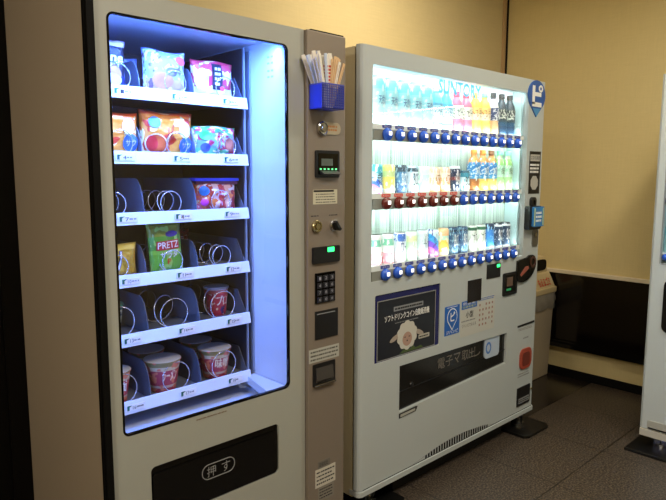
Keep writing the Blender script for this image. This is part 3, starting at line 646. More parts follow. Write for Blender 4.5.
# ---- drink samples
ORD = ['first', 'second', 'third', 'fourth', 'fifth', 'sixth', 'seventh', 'eighth', 'ninth', 'tenth', 'eleventh', 'twelfth', 'thirteenth', 'fourteenth']
ROWN = ['top', 'middle', 'bottom']; PLC = {}
def sample(kind, row, i, desc, m_body, m_label=None, m_cap=None, h=.19, r=.031, txt=None, tcol=None, x=None):
    x = .148+.0748*i if x is None else x; z0 = ZB[row]+.0225; y = .060
    t = thing({'bottle': 'drink_bottle', 'can': 'drink_can'}[kind], (x, y, z0), '%s, %s from left, %s row' % (desc, ORD[i], ROWN[row]), 'bottle' if kind == 'bottle' else 'can', '%s row drink samples' % ROWN[row])
    def surf(rr):
        return lambda a, z: -math.sqrt(max(1e-7, rr*rr-a*a))-.0006
    if kind == 'can':
        obj('can_body', lathe([(r*.86, 0), (r, .005), (r, h-.010), (r*.88, h-.002), (r*.88, h)], (0, 0, 0), 28), m_body, t)
        obj('can_lid', lathe([(r*.86, h), (r*.84, h-.0008), (r*.8, h-.0008), (.001, h-.0008)], (0, 0, 0), 24), M_CHROME, t)
    elif kind == 'big':
        pass
    else:
        sh_ = h*.80; cap0 = h-.022
        if h > .2 and m_cap is CAPW:   # wide shouldered water bottle
            prof = [(r*.9, 0), (r, .006), (r, h*.38), (r*.97, h*.42), (r, h*.46), (r, h*.84), (r*.93, h*.90), (r*.6, h*.95), (.012, h*.97), (.012, h-.004)]; cap0 = h-.012
        else:
            prof = [(r*.9, 0), (r, .006), (r, h*.30), (r*.93, h*.33), (r, h*.36), (r, h*.64), (r*.85, h*.74), (r*.5, h*.84), (.0125, h*.88), (.0125, h-.012)]
        obj('bottle_body', lathe(prof, (0, 0, 0), 28), m_body, t, smooth=True)
        if m_label: obj('bottle_label', lathe([(r+.0004, h*.38), (r+.0006, h*.385), (r+.0006, h*.655), (r+.0004, h*.66)], (0, 0, 0), 28), m_label, t)
        obj('cap', lathe([(.0145, cap0), (.0150, cap0+.002), (.0150, h-.002), (.0135, h), (.001, h)], (0, 0, 0), 20), m_cap or M_WHITE, t)
    if txt:
        zz = (h*.44, h*.60) if kind == 'bottle' else (h*.35, h*.75)
        text(txt, -r*.62, r*.62, zz[0], zz[1], 0, tcol, t, surf=surf(r+.0008))
    return t
CAPW = mat('cap_white', '#cfeaf2', .4)
def pk(n, *a, **k): return pack(n, *a, bump=0, **k)
WATER = pk('water_body', [(0, '#b8ecf4'), (.48, '#9fe4f0'), (.72, '#7fdcee'), (.88, '#58cfe4')], ('#d8f6fa', 3, .58))
WL = pk('water_label', [(0, '#c2eef6'), (.3, '#a8e6f2')], ('#e8fafc', 4, .6))
CY2 = pk('clear_water_body', [(0, '#c8f2f6'), (.12, '#e2fafc'), (.2, '#78c8d0'), (.25, '#e2fafc'), (.6, '#5cc4e0')], None)
CY2L = pk('clear_water_label', [(0, '#e8fafc'), (.5, '#c2e6f2'), (.75, '#6cc4e4')], ('#6f9fb8', 8, .6))
PK = pk('pink_body', [(0, '#f2eef0'), (.08, '#ef8fae'), (.40, '#f4e6ea'), (.66, '#f0708e')], None); PKL = pk('pink_label', [(0, '#f6f0ee'), (.3, '#e8ece0')], ('#5d7a4c', 7, .62))
YL = pk('yellow_body', [(0, '#f8f0dc'), (.1, '#f6d778'), (.40, '#fbf3d8'), (.68, '#f4cf55')], None); YLL = pk('yellow_label', [(0, '#fbf0d8'), (.5, '#f2d28a')], ('#b06a30', 6, .63))
TEA = pk('tea_body', [(0, '#e8cfae'), (.1, '#c9a27a'), (.68, '#e8e2dc'), (.9, '#2c3048')], None); TEAL = pk('tea_label', [(0, '#2a3a66'), (.4, '#31467a')], ('#dfe6ee', 5, .58))
COLA = pk('cola_body', [(0, '#24405c'), (.3, '#2c5472'), (.7, '#33404c')], None); COLAL = pk('cola_label', [(0, '#3a4a50'), (.5, '#2a3438')], ('#c9cfc4', 5, .56))
DK = mat('cap_dark', '#1d2430', .4); GRN = mat('cap_green', '#7ed0a8', .4); ORN = mat('cap_orange', '#d8843a', .4)
T1 = [('pale cyan mineral water bottle with blue script', WATER, WL, CAPW, .214, '天然水', M_BLUED)]*5
for i in range(5): sample('bottle', 0, i, 'pale cyan mineral water bottle with blue script', WATER, WL, CAPW, .214-.002*i, .034, '天然水', mat('script_blue', '#2b4f96', .5))
for i in (5, 6): sample('bottle', 0, i, 'clear water bottle with a blue label top', CY2, CY2L, CAPW, .199, .030, '水', mat('grey_blue', '#7a9ab0'))
for i in (7, 8): sample('bottle', 0, i, 'pink soft drink bottle with a white middle label', PK, PKL, mat('cap_pink', '#ee5a78', .4), .192, .030, 'ピーチ', M_INK)
sample('bottle', 0, 9, 'yellow soft drink bottle with a yellow cap', YL, YLL, mat('cap_yellow', '#f0c33c', .4), .200, .030, 'レモン', MW('#8a5a20'))
sample('bottle', 0, 10, 'yellow soft drink bottle with a green cap', YL, YLL, GRN, .206, .030, 'レモン', MW('#8a5a20'))
sample('bottle', 0, 11, 'amber tea bottle with a dark label and cap', TEA, TEAL, DK, .214, .028, '茶', M_WHITE)
for i in (12, 13): sample('bottle', 0, i, 'dark cola bottle with a narrow capped neck', COLA, COLAL, DK, .214, .028, 'コーラ', M_WHITE)
def can(n, bands, bl=None, bl2=None, sl=0.): return pk(n, bands, bl, blotch2=bl2, slant=sl)
row2 = [('rainbow printed can', can('rainbow_can', [(0, '#f0d8f0'), (.18, '#e878c8'), (.4, '#3a6ad8'), (.62, '#b8e0f0'), (.8, '#48b8c8')], ('#f4f0f8', 4, .58), None, .3), .128, '炭酸', M_INK),
        ('yellow fruit drink can', can('yellow_can', [(0, '#f2ecd0'), (.25, '#f2d860'), (.62, '#c8d890'), (.8, '#e8e878')], ('#f8f8e8', 4, .6)), .128, None, None),
        ('dark blue coffee can with silver script', can('blue_can', [(0, '#31588c'), (.45, '#3f7aa8'), (.78, '#24405a'), (.86, '#1d2c3c')], ('#a8c8dc', 7, .58)), .128, 'BOSS', M_WHITE),
        ('white coffee can with a dark top band', can('white_dark_can', [(0, '#dfe6ea'), (.8, '#2b3a44'), (.92, '#c8d4d8')], ('#8fb0c0', 6, .62)), .126, 'BOSS', M_INK),
        ('pale green tea can', can('pale_green_can', [(0, '#dff2e4'), (.2, '#b8e6c8'), (.7, '#d2efd4')], ('#f0f8ee', 4, .56)), .124, None, None),
        ('orange milk tea can', can('orange_can', [(0, '#f6e4d4'), (.1, '#f0b888'), (.62, '#f4dcc8'), (.8, '#e8c0a0')], ('#f6ece2', 5, .58)), .122, '紅茶', MW('#a06038')),
        ('orange milk tea can', can('orange_can', []), .122, '紅茶', MW('#a06038')),
        ('dark coffee can with red and white marks', can('dark_can', [(0, '#d0d0d6'), (.12, '#31405e'), (.5, '#7a3a3a'), (.62, '#2a3450'), (.9, '#e0e4ea')], ('#e6e6ea', 5, .6)), .128, 'BLACK', M_WHITE),
        ('small teal coffee can', can('teal_can', [(0, '#e4f2f4'), (.5, '#d0eaee'), (.72, '#2f88a0'), (.9, '#1e4a60')], ('#3c98b0', 5, .58)), .108, 'BOSS', M_INK)]
for i, (d, m_, h, tx, tc_) in enumerate(row2): sample('can', 1, i, d, m_, h=h, r=.026, txt=tx, tcol=tc_)
OB = [pk('juice_body_%d' % k, [(0, '#f6e8d8'), (.08, c), (.36, '#4aa8dc'), (.62, '#2c88c4'), (.76, '#c88a4c')], ('#e8f0f4', 5, .62), blotch2=('#ef9a3c', 7, .64)) for k, c in enumerate(('#a86a3a', '#e6cf6a', '#e8d878'))]
GB = pk('green_tea_body', [(0, '#d2eec8'), (.1, '#aede9c'), (.7, '#8cc870'), (.86, '#b8e0a0')], ('#e8f4d8', 4, .58)); GBL = pk('green_tea_label', [(0, '#c8eed8'), (.5, '#a8dcc0')], ('#e8f8ea', 5, .55))
BLL = pk('blue_juice_label', [(0, '#3fa0dc'), (.5, '#2f86c8')], ('#e8f4fa', 6, .6))
for k, i in enumerate((9, 10, 11)): sample('bottle', 1, i, ('blue labelled bottle of brown drink', 'blue labelled bottle of pale yellow drink with an orange cap', 'blue labelled bottle of yellow drink with a brown cap')[k], OB[k], BLL, (ORN, ORN, mat('cap_brown', '#7a5238'))[k], .205, .030, 'DAKARA', M_WHITE)
for i in (12, 13): sample('bottle', 1, i, 'pale green tea bottle with a green label', GB, GBL, GRN, .205, .027, '緑茶', MW('#3f7a44'))
row3 = [('white can with a green top and pink apple print', can('apple_can', [(0, '#f4eef0'), (.08, '#ee9aa6'), (.42, '#f4f6f2'), (.64, '#7ecfae'), (.84, '#f0f6f2')], ('#fbf4f4', 5, .60)), None, None),
        ('white can with a green top and pink apple print', can('apple_can', []), None, None),
        ('white can with a royal blue upper band', can('white_blue_can', [(0, '#eef2f8'), (.62, '#e6ecf6'), (.72, '#3a6cc8'), (.95, '#e8eef8')], ('#e9eef8', 4, .55)), 'ウー', M_BLUED),
        ('pale lime and cream can', can('lime_can', [(0, '#dff4e2'), (.4, '#c8eec0'), (.66, '#e6efb0'), (.85, '#e8f4e6')], ('#f0f8ee', 4, .56)), None, None),
        ('pale grey can with a pink patch', can('grey_can', [(0, '#eef2f4'), (.15, '#e8c8d2'), (.35, '#d8e2e6')], ('#a8b8bc', 6, .60)), '十六', MW('#6a7c80')),
        ('purple and blue swirled can', can('purple_can', [(0, '#e8d0ec'), (.2, '#ee7ac0'), (.42, '#7a4ad0'), (.62, '#48a8e0'), (.85, '#d8f0f8')], ('#4a2a80', 6, .62), None, .4), None, None),
        ('orange and yellow can', can('orange_yellow_can', [(0, '#f8e8c0'), (.2, '#f6cc58'), (.6, '#c8ecd8'), (.75, '#f8c088')], ('#fbf2d8', 4, .58)), None, None),
        ('dark blue can with pale vertical lettering', can('dk_blue_can', [(0, '#2f5680'), (.84, '#16283c'), (.9, '#2b4c6c')], ('#8fb8cc', 8, .60)), 'BOSS', M_WHITE),
        ('dark blue can with pale vertical lettering', can('dk_blue_can', []), 'BOSS', M_WHITE),
        ('white and black striped can with a green top', can('wb_can', [(0, '#eef2ea'), (.82, '#2f6a4c'), (.93, '#e8f0ea')], ('#c8ccc0', 5, .6)), 'カフェ', M_INK),
        ('white and black striped can with a green top', can('wb_can', []), 'カフェ', M_INK),
        ('bright blue can with a navy top', can('bright_blue_can', [(0, '#dfeaf6'), (.15, '#3f8ad8'), (.8, '#1c2c50')], ('#9fd0f2', 5, .58)), None, None),
        ('navy can with white block lettering', can('navy_can', [(0, '#f0f4f6'), (.14, '#23405e'), (.86, '#e6ecf0'), (.94, '#1b2c40')], ('#dfe8ee', 7, .62)), 'BOSS', M_WHITE),
        ('navy can with white block lettering', can('navy_can', []), 'BOSS', M_WHITE)]
for i, (d, m_, tx, tc_) in enumerate(row3): sample('can', 2, i, d, m_, h=.132, r=.026, txt=tx, tcol=tc_)

# ---- lower front of the drink machine
ps = obj('poster_panel', B(.0865, .5065, .009, .012, .6125, .8875), M_BLACK, R2)
obj('poster_frame', ring(rrect(.0865, .5065, .6125, .8875, .006), rrect(.106, .478, .612+.004, .860, .002), .0045, .009), mat('navy_frame', '#1c1c58', .25), ps)
obj('poster_edge', ring(rrect(.104, .480, .6145, .862, .002), rrect(.108, .476, .6185, .858, .002), .004, .0046), M_GREY, ps)
pst = obj('poster', B(.1075, .4765, .006, .009, .618, .8585), mat('poster_dark', '#191b24', .3), ps)
tb_ = obj('caption_box', B(.205, .395, .0050, .006, .806, .825), mat('poster_grey', '#8d8f92', .5), pst)
scribble(.212, .388, .809, .822, 1, .0050, M_INK, tb_, seed=2)
text('ソフトドリンクコイン自動販売機', .150, .437, .768, .796, .0052, M_WHITE, pst, bold=.0008)
scribble(.215, .365, .753, .759, 1, .006, M_GREY, pst, seed=5)
# generic sheep head: woolly outline, two ears, plain face
bm = bmesh.new(); cxs, czs = .292, .694; N_ = 72
pts = []
for i in range(N_):
    a = 2*math.pi*i/N_; rr = 1+.13*abs(math.sin(5*a)); pts.append((cxs+.058*rr*math.cos(a), czs+.056*rr*math.sin(a)))
obj('sheep_wool', prism(pts, .0048, .006), mat('wool_white', '#c9c6bc', .7), pst)
for s_ in (-1, 1):
    ell = [(cxs+s_*(.078+.032*math.cos(2*math.pi*i/20)*math.cos(.3)-.011*math.sin(2*math.pi*i/20)*math.sin(.3)), czs+.000+(.032*math.cos(2*math.pi*i/20)*math.sin(-.3))+.012*math.sin(2*math.pi*i/20)) for i in range(20)]
    obj('sheep_ear', prism(ell, .0050, .0058), mat('ear_pink', '#a89c90', .7), pst)
obj('sheep_face', prism([(cxs+.030*math.cos(2*math.pi*i/28), czs-.016+.030*math.sin(2*math.pi*i/28)) for i in range(28)], .0040, .0047), mat('face_peach', '#b08f80', .7), pst)
obj('sheep_features', BB([(cxs-.020, cxs-.010, .0034, .0040, czs-.008, czs-.005), (cxs+.008, cxs+.018, .0034, .0040, czs-.008, czs-.005), (cxs-.004, cxs+.002, .0034, .0040, czs-.026, czs-.020)]), M_INK, pst)
tgp = obj('caption_tag', prism(rrect(.368, .442, .662, .680, .004), .0048, .006), mat('pale_tag', '#b4b0a4', .5), pst); scribble(.373, .438, .666, .676, 1, .0048, M_INK, tgp, seed=6)
obj('poster_grass', prism([(.245, .622), (.40, .622), (.385, .634), (.35, .629), (.33, .645), (.31, .630), (.27, .636)], .0052, .006), mat('grass_green', '#4c5f33', .7), pst)
sg = obj('payment_sign', prism(rrect(.543, .655, .641, .774, .003), -.0010, 0), M_BLUE, R2)
def pin(cx_, cz_, r_, tip, n=32, sx=1.):
    P = []; a0 = math.radians(-52)
    for i in range(n+1):
        a = a0+(math.pi*2-(math.pi+2*a0+0))*0+i/n*(2*math.pi-2*(math.pi/2+a0)) ; P.append((cx_+sx*r_*math.cos(a), cz_+r_*math.sin(a)))
    P.append((cx_, cz_-tip)); return P
obj('sign_pin', prism(pin(.599, .722, .040, .062, sx=.95), -.0016, -.0010), M_WHITE, sg)
obj('sign_pin_core', prism(pin(.599, .722, .0355, .055, sx=.95), -.0020, -.0016), M_BLUE, sg)
text('ピ', .584, .616, .702, .744, -.0024, M_WHITE, sg, bold=.002)
text('ジハンピ', .556, .644, .646, .662, -.0014, M_WHITE, sg, bold=.0005); scribble(.560, .640, .765, .770, 1, -.0010, M_WHITE, sg, seed=9)
ns = obj('notice_sticker', B(.666, .950, -.0008, 0, .612, .780), mat('pale_sticker', '#c4c4bc', .4), R2)
hb = obj('notice_header', B(.670, .795, -.0012, -.0008, .742, .780), M_BLUE, ns); text('交通系電子', .678, .788, .747, .757, -.0016, mat('lime_print', '#d8e080'), hb); text('新登場!', .680, .786, .760, .775, -.0016, M_WHITE, hb)
text('小型', .705, .765, .698, .728, -.0012, M_INK, ns, bold=.001); scribble(.672, .790, .680, .690, 1, -.0008, M_GREY, ns, seed=10); text('ジハンピで払える', .676, .790, .655, .672, -.0012, mat('dark_grey_print', '#55524a'), ns)
scribble(.808, .945, .762, .778, 2, -.0008, mat('blue_small_print', '#5a7ab8'), ns, seed=11)
obj('notice_icons', BB([(.815+.027*c, .815+.027*c+.010, -.0014, -.0008, .738-.024*r, .738-.024*r+.011) for c in range(5) for r in range(5) if (c*3+r*2) % 7 != 3]), mat('dull_red_print', '#a07a70'), ns)
bv = obj('bill_validator', B(.714, .827, -.002, 0, .768, .873), mat('dark_brown_glass', '#1c1512', .2), R2, bev=.001)
cd_ = obj('price_display', B(.869, .988, -.003, 0, .862, .932), M_CHAR, R2, bev=.001); obj('display_digits', B(.955, .980, -.0038, -.003, .912, .926), M_GREENLED, cd_)
br = obj('banknote_slot', prism(rrect(1.015, 1.147, .758, .873, .008), -.006, 0), M_CHAR, R2, bev=.001)
obj('slot_window', prism(rrect(1.035, 1.130, .775, .862, .004), -.0068, -.006), M_BLACK, br); obj('note_picture', B(1.045, 1.10, -.0074, -.0068, .805, .850), mat('note_brown', '#6a5548', .5), br); obj('note_lamp', B(1.043, 1.085, -.008, -.0068, .783, .794), mat('green_dim', '#2c7a4c', .4, emit='#2c9a5c', es=.4), br)
# coin inlet: rounded black escutcheon
P = []
P = [(1.137, .925), (1.137, .838), (1.146, .822), (1.166, .812), (1.200, .810), (1.236, .815), (1.270, .828), (1.296, .845), (1.316, .870), (1.325, .895), (1.322, .920), (1.306, .938), (1.285, .945), (1.255, .945), (1.235, .935), (1.217, .928), (1.168, .930)]
ci = obj('coin_inlet', prism(P, -.012, 0), M_BLACK, R2, bev=.004)
obj('coin_slot', prism([(1.160, .852), (1.172, .842), (1.215, .862), (1.245, .878), (1.240, .890), (1.210, .890), (1.185, .872)], -.0135, -.012), mat('dull_red_plastic', '#a05a4c', .4), ci)
obj('return_lever', ring([(1.283+.028*math.cos(2*math.pi*i/24), .908+.030*math.sin(2*math.pi*i/24)) for i in range(24)], [(1.283+.018*math.cos(2*math.pi*i/24), .908+.019*math.sin(2*math.pi*i/24)) for i in range(24)], -.016, -.012), mat('brown_plastic', '#4a2c22', .35), ci)
# delivery slot
dl = obj('delivery_door', prism([(.242, .374), (1.073, .407), (1.073, .561), (.242, .570)], .012, .016), mat('smoked_panel', '#191816', .16), R2)
obj('slot_surround', BB([(.2, 1.1, .0265, .0285, .36, .58)]), M_BLACKM, R2)
obj('door_ridge', prism([(.2425, .452), (1.073, .472), (1.073, .476), (.2425, .456)], .009, .012), M_CHAR, dl)
for k, (a, s_) in enumerate(((.515, '電'), (.575, '子'), (.635, 'マ'), (.70, '取'), (.755, '出'), (.80, 'し'))): text(s_, a, a+.052, .492, .540, .0108, mat('dim_grey_print', '#716d66', .5), dl, bold=.001)
obj('door_dent', lathe([(.012, 0), (.010, -.004), (.001, -.005)], (.335, .012, .468), 16, 'y'), M_CHAR, dl)
qs = obj('round_corner_sticker', prism(rrect(.885, 1.015, .462, .572, .02), .0055, .012), mat('pale_blue_sticker', '#b9c6d8', .4), R2)
obj('sticker_ring', ring([(.917+.024*math.cos(2*math.pi*i/24), .514+.030*math.sin(2*math.pi*i/24)) for i in range(24)], [(.917+.015*math.cos(2*math.pi*i/24), .514+.019*math.sin(2*math.pi*i/24)) for i in range(24)], .0048, .0055), mat('sticker_blue', '#4a78c0', .5), qs)
tg2 = obj('handle_label', prism([(.241, .345), (.350, .350), (.362, .368), (.352, .371), (.241, .366)], -.002, 0), M_CHAR, R2); obj('label_face', prism([(.248, .349), (.345, .354), (.345, .364), (.248, .361)], -.0026, -.002), mat('pale_grey_label', '#b5b5ab'), tg2)
# right-hand column of the door
bg = obj('location_badge', prism(pin(1.270, 1.757, .074, .108, sx=1.17), -.004, 0), mat('badge_blue', '#2458a8', .4), R2)
obj('badge_tip', prism([(1.232, 1.692), (1.310, 1.692), (1.272, 1.650)], -.0045, -.004), mat('badge_light_blue', '#4a92cc', .4), bg)
# the letter on the badge: thick stroke shape with a small ring
obj('badge_letter', BB([(1.224, 1.249, -.0052, -.004, 1.712, 1.803), (1.224, 1.318, -.0052, -.004, 1.700, 1.722), (1.249, 1.312, -.0052, -.004, 1.752, 1.772)]), M_WHITE, bg)
obj('badge_letter_ring', ring([(1.306+.021*math.cos(2*math.pi*i/24), 1.792+.018*math.sin(2*math.pi*i/24)) for i in range(24)], [(1.306+.010*math.cos(2*math.pi*i/24), 1.792+.008*math.sin(2*math.pi*i/24)) for i in range(24)], -.0052, -.004), M_WHITE, bg)
st = obj('payment_sticker', B(1.228, 1.340, -.001, 0, 1.262, 1.478), mat('sticker_black', '#1b1a1a', .4), R2)
obj('sticker_band', B(1.236, 1.332, -.0015, -.001, 1.428, 1.462), mat('pale_band', '#b8b6ae'), st); text('スマホ決済', 1.240, 1.328, 1.434, 1.456, -.0018, M_INK, st)
scribble(1.236, 1.332, 1.365, 1.418, 3, -.001, M_WHITE, st, seed=15)
obj('sticker_emblem', prism([(1.284+.036*(1+.1*abs(math.sin(4*a)))*math.cos(a), 1.318+.034*(1+.1*abs(math.sin(4*a)))*math.sin(a)) for a in [2*math.pi*i/40 for i in range(40)]], -.0015, -.001), mat('pale_band', '#b8b6ae'), st)
rd = obj('card_terminal', prism(rrect(1.200, 1.320, 1.080, 1.200, .010), -.030, 0), M_CHAR, R2, bev=.004)
bm = prism(rrect(1.222, 1.330, 1.095, 1.196, .006), -.040, -.030); obj('terminal_face', bm, mat('terminal_blue', '#3d84c6', .3), rd, bev=.002)
obj('face_stripe', BB([(1.228, 1.238, -.041, -.040, 1.10, 1.19), (1.315, 1.324, -.041, -.040, 1.10, 1.19)]), mat('pale_lime', '#c3d8a0', .4), rd); scribble(1.246, 1.308, 1.115, 1.175, 3, -.040, M_WHITE, rd, seed=44)
obj('terminal_loop', ring(rrect(1.245, 1.290, 1.190, 1.245, .018), rrect(1.257, 1.278, 1.203, 1.232, .010), -.016, 0), M_CHAR, rd)
lk2 = obj('lock_plate', prism(rrect(1.285, 1.345, .985, 1.078, .018), -.004, 0), mat('satin_steel', '#8f8d88', .35, metal=.8), R2, bev=.001); obj('keyhole', lathe([(.012, 0), (.012, -.004), (.001, -.004)], (1.315, -.004, 1.045), 16, 'y'), M_CHROME, lk2)
obj('coin_slit', prism([(1.178, .572), (1.345, .574), (1.345, .584), (1.178, .580)], -.003, 0), M_CHAR, R2)
l = scribble(1.19, 1.33, .548, .562, 2, 0, M_GREY, R2, seed=16); scribble(1.24, 1.30, .496, .510, 1, 0, M_GREY, R2, seed=17)
cr3 = obj('coin_return_cup', prism(rrect(1.208, 1.325, .336, .446, .03), -.007, 0), mat('orange_red_plastic', '#a84a38', .35), R2, bev=.003); obj('cup_hollow', prism(rrect(1.230, 1.305, .352, .425, .018), -.0078, -.007), mat('dark_red_plastic', '#74342a', .4), cr3)
scribble(1.20, 1.32, .292, .318, 2, 0, M_GREY, R2, seed=18)
bx_ = obj('serial_box', prism(rrect(1.196, 1.329, .137, .238, .004), -.004, 0), M_CHAR, R2, bev=.001); obj('serial_label', B(1.212, 1.318, -.0048, -.004, .150, .178), M_GREYP, bx_)
scribble(1.216, 1.314, .154, .174, 2, -.0048, M_INK, bx_, seed=19); obj('serial_knob', lathe([(.006, 0), (.006, -.006), (.001, -.006)], (1.345, 0, .205), 12, 'y'), mat('brass_chrome', '#b8ab82'), R2)
# louvres in an arched outline, lower seam, base rail
lou = []
for k in range(26):
    x = .425+k*.0195; e = math.sin(math.pi*(k+1.5)/28)**.6; lou.append((x, x+.0115, -.0008, 0, .109, .112+.030*e))
obj('vent_louvres', BB(lou), M_BLACKM, R2)
obj('vent_arch', tube([(.33+.66*i/40, -.0004, .108+.037*math.sin(math.pi*i/40)**1.1) for i in range(41)], .0011, 5), M_GREYP, R2)
obj('lower_seam', B(.030, 1.36, .002, .02, .103, .108), M_BLACKM, R2)
obj('base_rail', prism([(.018, -.006), (1.36, -.006), (1.375, .010), (1.375, .05), (.0, .05), (0, .010), (.005, 0)], .082, .103, ax='z'), M_M2, R2)
obj('cabinet_base', BB([(.02, 1.35, .05, .69, .062, .076), (.26, 1.13, .045, .66, .002, .062)]), mat('void_shade_black', '#030303', .8), R2)  # lower block added, its black stands for the shaded void underneath
M_PAD = mat('pad_black', '#0c0c0c', .3)
for k, (x, y) in enumerate(((.12, .06), (1.27, .03), (.12, .62), (1.27, .62))):
    f = obj('foot', lathe([(.035, .014), (.035, .026), (.014, .030), (.014, .062)], (x, y, 0), 16), M_CHROME, R2)
    obj('foot_bracket', BB([(x-.03, x+.03, y-.012, y+.02, .026, .070)]), M_CHAR, f)
def pad(x0, x1, y0, y1, label):
    o = obj('anchor_plate', prism([(x0, y0+.02), (x0+.03, y0), (x1-.03, y0), (x1, y0+.02), (x1, y1), (x0, y1)], 0, .014, ax='z'), M_PAD, None, bev=.003)
    tag(o, label, 'floor plate', 'black anchor plates under the machines'); return o
pad(1.15, 1.40, -.095, .09, 'black anchor plate on the floor under the right foot of the drink machine')
pad(.0, .24, -.06, .14, 'black anchor plate on the floor under the left foot of the drink machine')

# ================================================================== RIGHT-HAND MACHINE
MX, MY0, MY1 = 1.493, -.517, -1.50
R3 = thing('drink_vending_machine', (1.85, -1.0, 0), 'white drink vending machine cut off by the right edge of the photo', 'vending machine')
c3 = obj('cabinet', B(MX+.035, 2.20, MY1, MY0-.002, .085, 1.825), M_M2, R3)
carve(c3, [B(MX-.1, MX+.22, MY1+.06, MY0-.020, .93, 1.79)])
d3 = obj('door', prism([(MX, MY0-.012), (MX+.012, MY0), (MX+.03, MY0), (MX+.03, MY1), (MX+.012, MY1), (MX, MY1+.012)], .105, 1.830, ax='z'), M_M2, R3)
carve(d3, [prism(rrect(MY1+.07, MY0-.044, .935, 1.775, .006), MX-.1, MX+.1, ax='x')])
obj('door_gasket', B(MX+.03, MX+.035, MY1+.005, MY0-.006, .11, .92), M_BLACKM, R3)
obj('liner', BB([(MX+.03, MX+.215, MY0-.0215, MY0-.0205, .935, 1.785), (MX+.21, MX+.215, MY1+.06, MY0-.0205, .935, 1.785), (MX+.03, MX+.215, MY1+.062, MY1+.067, .935, 1.785), (MX+.03, MX+.215, MY1+.062, MY0-.0205, .932, .937)]), mat('cyan_white_liner', '#dff2f5', .4), R3)
obj('window_bezel', ring(rrect(MY1+.0695, MY0-.0435, .9345, 1.7755, .006), rrect(MY1+.072, MY0-.046, .937, 1.773, .004), MX-.002, MX+.013, 'x'), M_GREYP, R3)
obj('glass', B(MX+.012, MX+.015, MY1+.072, MY0-.046, .937, 1.773), M_GLASS, R3)
LT3 = mat('white_tube_right', '#ffffff', .5, emit=(.6, .85, 1.0), es=20.0)
obj('light_tube', B(MX+.04, MX+.05, MY1+.08, MY0-.03, 1.770, 1.778), LT3, R3)
for zt in (1.762, 1.495, 1.225):
    l_ = area('rack_fill', (MX+.022, (MY0+MY1)/2, zt), .008, 2.0, (.6, .85, 1.0), aim=(MX+.5, (MY0+MY1)/2, zt-.4), spread=150, sy=.8); l_.parent = R3  # added light to brighten the racks behind the window
for zz in (.985, 1.255, 1.525):
    s3 = obj('rack_shelf', B(MX+.03, MX+.20, MY1+.07, MY0-.022, zz-.012, zz), M_LINER, R3); obj('button_rail', B(MX+.018, MX+.03, MY1+.08, MY0-.03, zz-.030, zz-.004), mat('rail_grey', '#8d9088'), s3)
    for k in range(5): obj('selection_button', lathe([(.016, 0), (.014, -.006), (.001, -.009)], (MX+.018, MY0-.062-.075*k, zz-.017), 16, 'x'), BLUEB, s3, smooth=True)
    for k in range(4):
        t = thing('drink_bottle', (MX+.085, MY0-.062-.075*k, zz), '%s bottle, %s from left on the %s shelf inside the right-hand machine' % (('pale blue', 'dark capped', 'clear', 'pale green')[k], ORD[k], {.985: 'bottom', 1.255: 'middle', 1.525: 'top'}[zz]), 'bottle', 'bottles in the right-hand machine')
        obj('bottle_body', lathe([(.027, 0), (.030, .005), (.030, .12), (.020, .155), (.012, .17), (.012, .185)], (0, 0, 0), 20), (WATER, COLA, CY2, GB)[k], t, smooth=True)
        obj('cap', lathe([(.014, .18), (.014, .197), (.001, .198)], (0, 0, 0), 16), (CAPW, DK, CAPW, GRN)[k], t)
obj('coin_panel', prism(rrect(MY1+.30, MY0-.072, .605, .865, .03), MX-.006, MX, ax='x'), M_BLACK, R3, bev=.002)
sl = obj('serial_box', prism(rrect(MY0-.16, MY0-.038, .080+.028, .150, .006), MX-.004, MX, ax='x'), mat('pale_grey_plastic', '#a8a79e', .4), R3)
obj('serial_lip', B(MX-.007, MX-.004, MY0-.15, MY0-.044, .110, .116), M_CHAR, sl)
obj('base_rail', prism([(MX-.008, MY0-.006), (MX+.03, MY0), (MX+.03, MY1), (MX-.008, MY1)], .068, .102, ax='z'), mat('base_rail_white', '#bdb9ae', .4), R3)
obj('cabinet_base', B(MX+.09, 2.19, MY1+.02, MY0-.02, .060, .086), M_BLACKM, R3)
for x, y in ((MX+.07, MY0-.09), (2.1, MY0-.09), (MX+.07, MY1+.09), (2.1, MY1+.09)):
    f = obj('foot', lathe([(.036, .014), (.036, .026), (.016, .032), (.014, .066)], (x, y, 0), 18), M_CHROME, R3); obj('foot_bracket', BB([(x-.03, x+.03, y-.004, y+.0, .02, .07), (x-.03, x-.027, y-.03, y+.03, .02, .07)]), M_CHROME, f)
pad(1.40, 1.66, -.78, -.485, 'black anchor plate on the floor under the near foot of the right-hand machine')

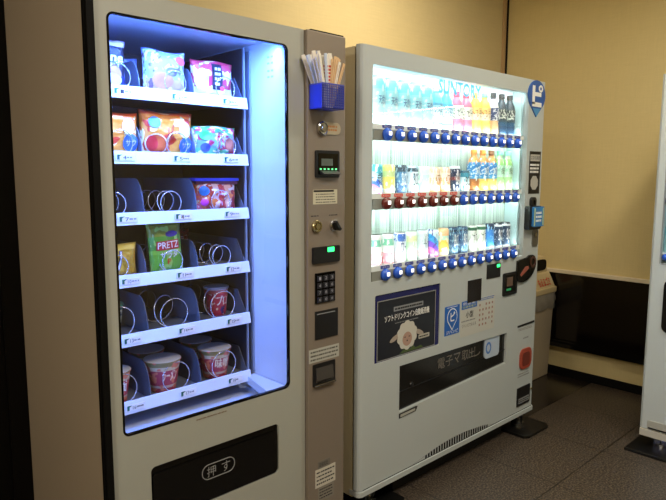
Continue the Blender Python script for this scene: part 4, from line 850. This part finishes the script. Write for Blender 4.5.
# ================================================================== TRASH BIN
tb = thing('trash_bin', (2.055, .53, 0), 'beige plastic trash bin with hooded lid, in the corner behind the drink machine', 'trash bin')
M_BIN = mat('bin_beige', '#a99a82', .5); M_LID = mat('bin_lid', '#c8b489', .5)
def frustum(x0, x1, y0, y1, z0, X0, X1, Y0, Y1, z1, m, name, bev=.008):
    bm = bmesh.new(); v = [bm.verts.new(p) for p in ((x0, y0, z0), (x1, y0, z0), (x1, y1, z0), (x0, y1, z0), (X0, Y0, z1), (X1, Y0, z1), (X1, Y1, z1), (X0, Y1, z1))]
    for f in ((0, 3, 2, 1), (4, 5, 6, 7), (0, 1, 5, 4), (1, 2, 6, 5), (2, 3, 7, 6), (3, 0, 4, 7)): bm.faces.new([v[i] for i in f])
    return obj(name, bm, m, tb, bev=bev)
frustum(1.895, 2.215, .345, .715, 0, 1.875, 2.238, .335, .725, .575, M_BIN, 'bin_body')
bgm = bmesh.new(); n = 60; rings_ = []
for j in range(7):
    z_ = .470+.11*j/6; R_ = []
    for i in range(n):
        a = 2*math.pi*i/n; c_, s_ = math.cos(a), math.sin(a); q = max(abs(c_), abs(s_))
        e = .006+.010*math.sin(math.pi*j/6)+.0045*math.sin(13*a+j)*(1-j/7)+.003*math.sin(29*a+2*j)
        R_.append(bgm.verts.new((2.0565+c_/q*(.184+e), .53+s_/q*(.198+e*.6), z_+(.006*math.sin(9*a) if j == 0 else 0))))
    rings_.append(R_)
for a, b in zip(rings_, rings_[1:]):
    for i in range(n): bgm.faces.new([a[i], a[(i+1) % n], b[(i+1) % n], b[i]])
obj('bin_bag', bgm, glassmat('bag_film', tint=(.8, .78, .72), alpha=.5, col=(.45, .42, .36), rough=.3), tb, smooth=True)
frustum(1.866, 2.247, .323, .737, .575, 1.866, 2.247, .323, .737, .615, M_LID, 'lid_rim')
lid = frustum(1.875, 2.240, .330, .727, .612, 1.895, 2.226, .372, .68, .712, M_LID, 'lid', bev=.01)
hd = frustum(1.90, 2.224, .374, .67, .705, 1.925, 2.198, .392, .65, .820, M_LID, 'lid_hood', bev=.02)
obj('hood_opening', prism(rrect(1.945, 2.185, .728, .798, .03), .374, .388), M_BLACKM, tb)
tr = text('もえるゴミ', 2.03, 2.185, .628, .678, .345, mat('bin_red_print', '#d8402e', .5), tb, bold=.002)
for v in tr.data.vertices: v.co.y = .330+(v.co.z-.612)*.42-.003

# ------------------------------------------------------------------ every mesh sits under its thing's base point
bpy.context.view_layer.update()
for root in (R1, R2, R3, tb):
    off = ORG[root.name]; root.location = off
    for ch in root.children:
        ch.location = Vector(ch.location)-off
bpy.context.view_layer.update()
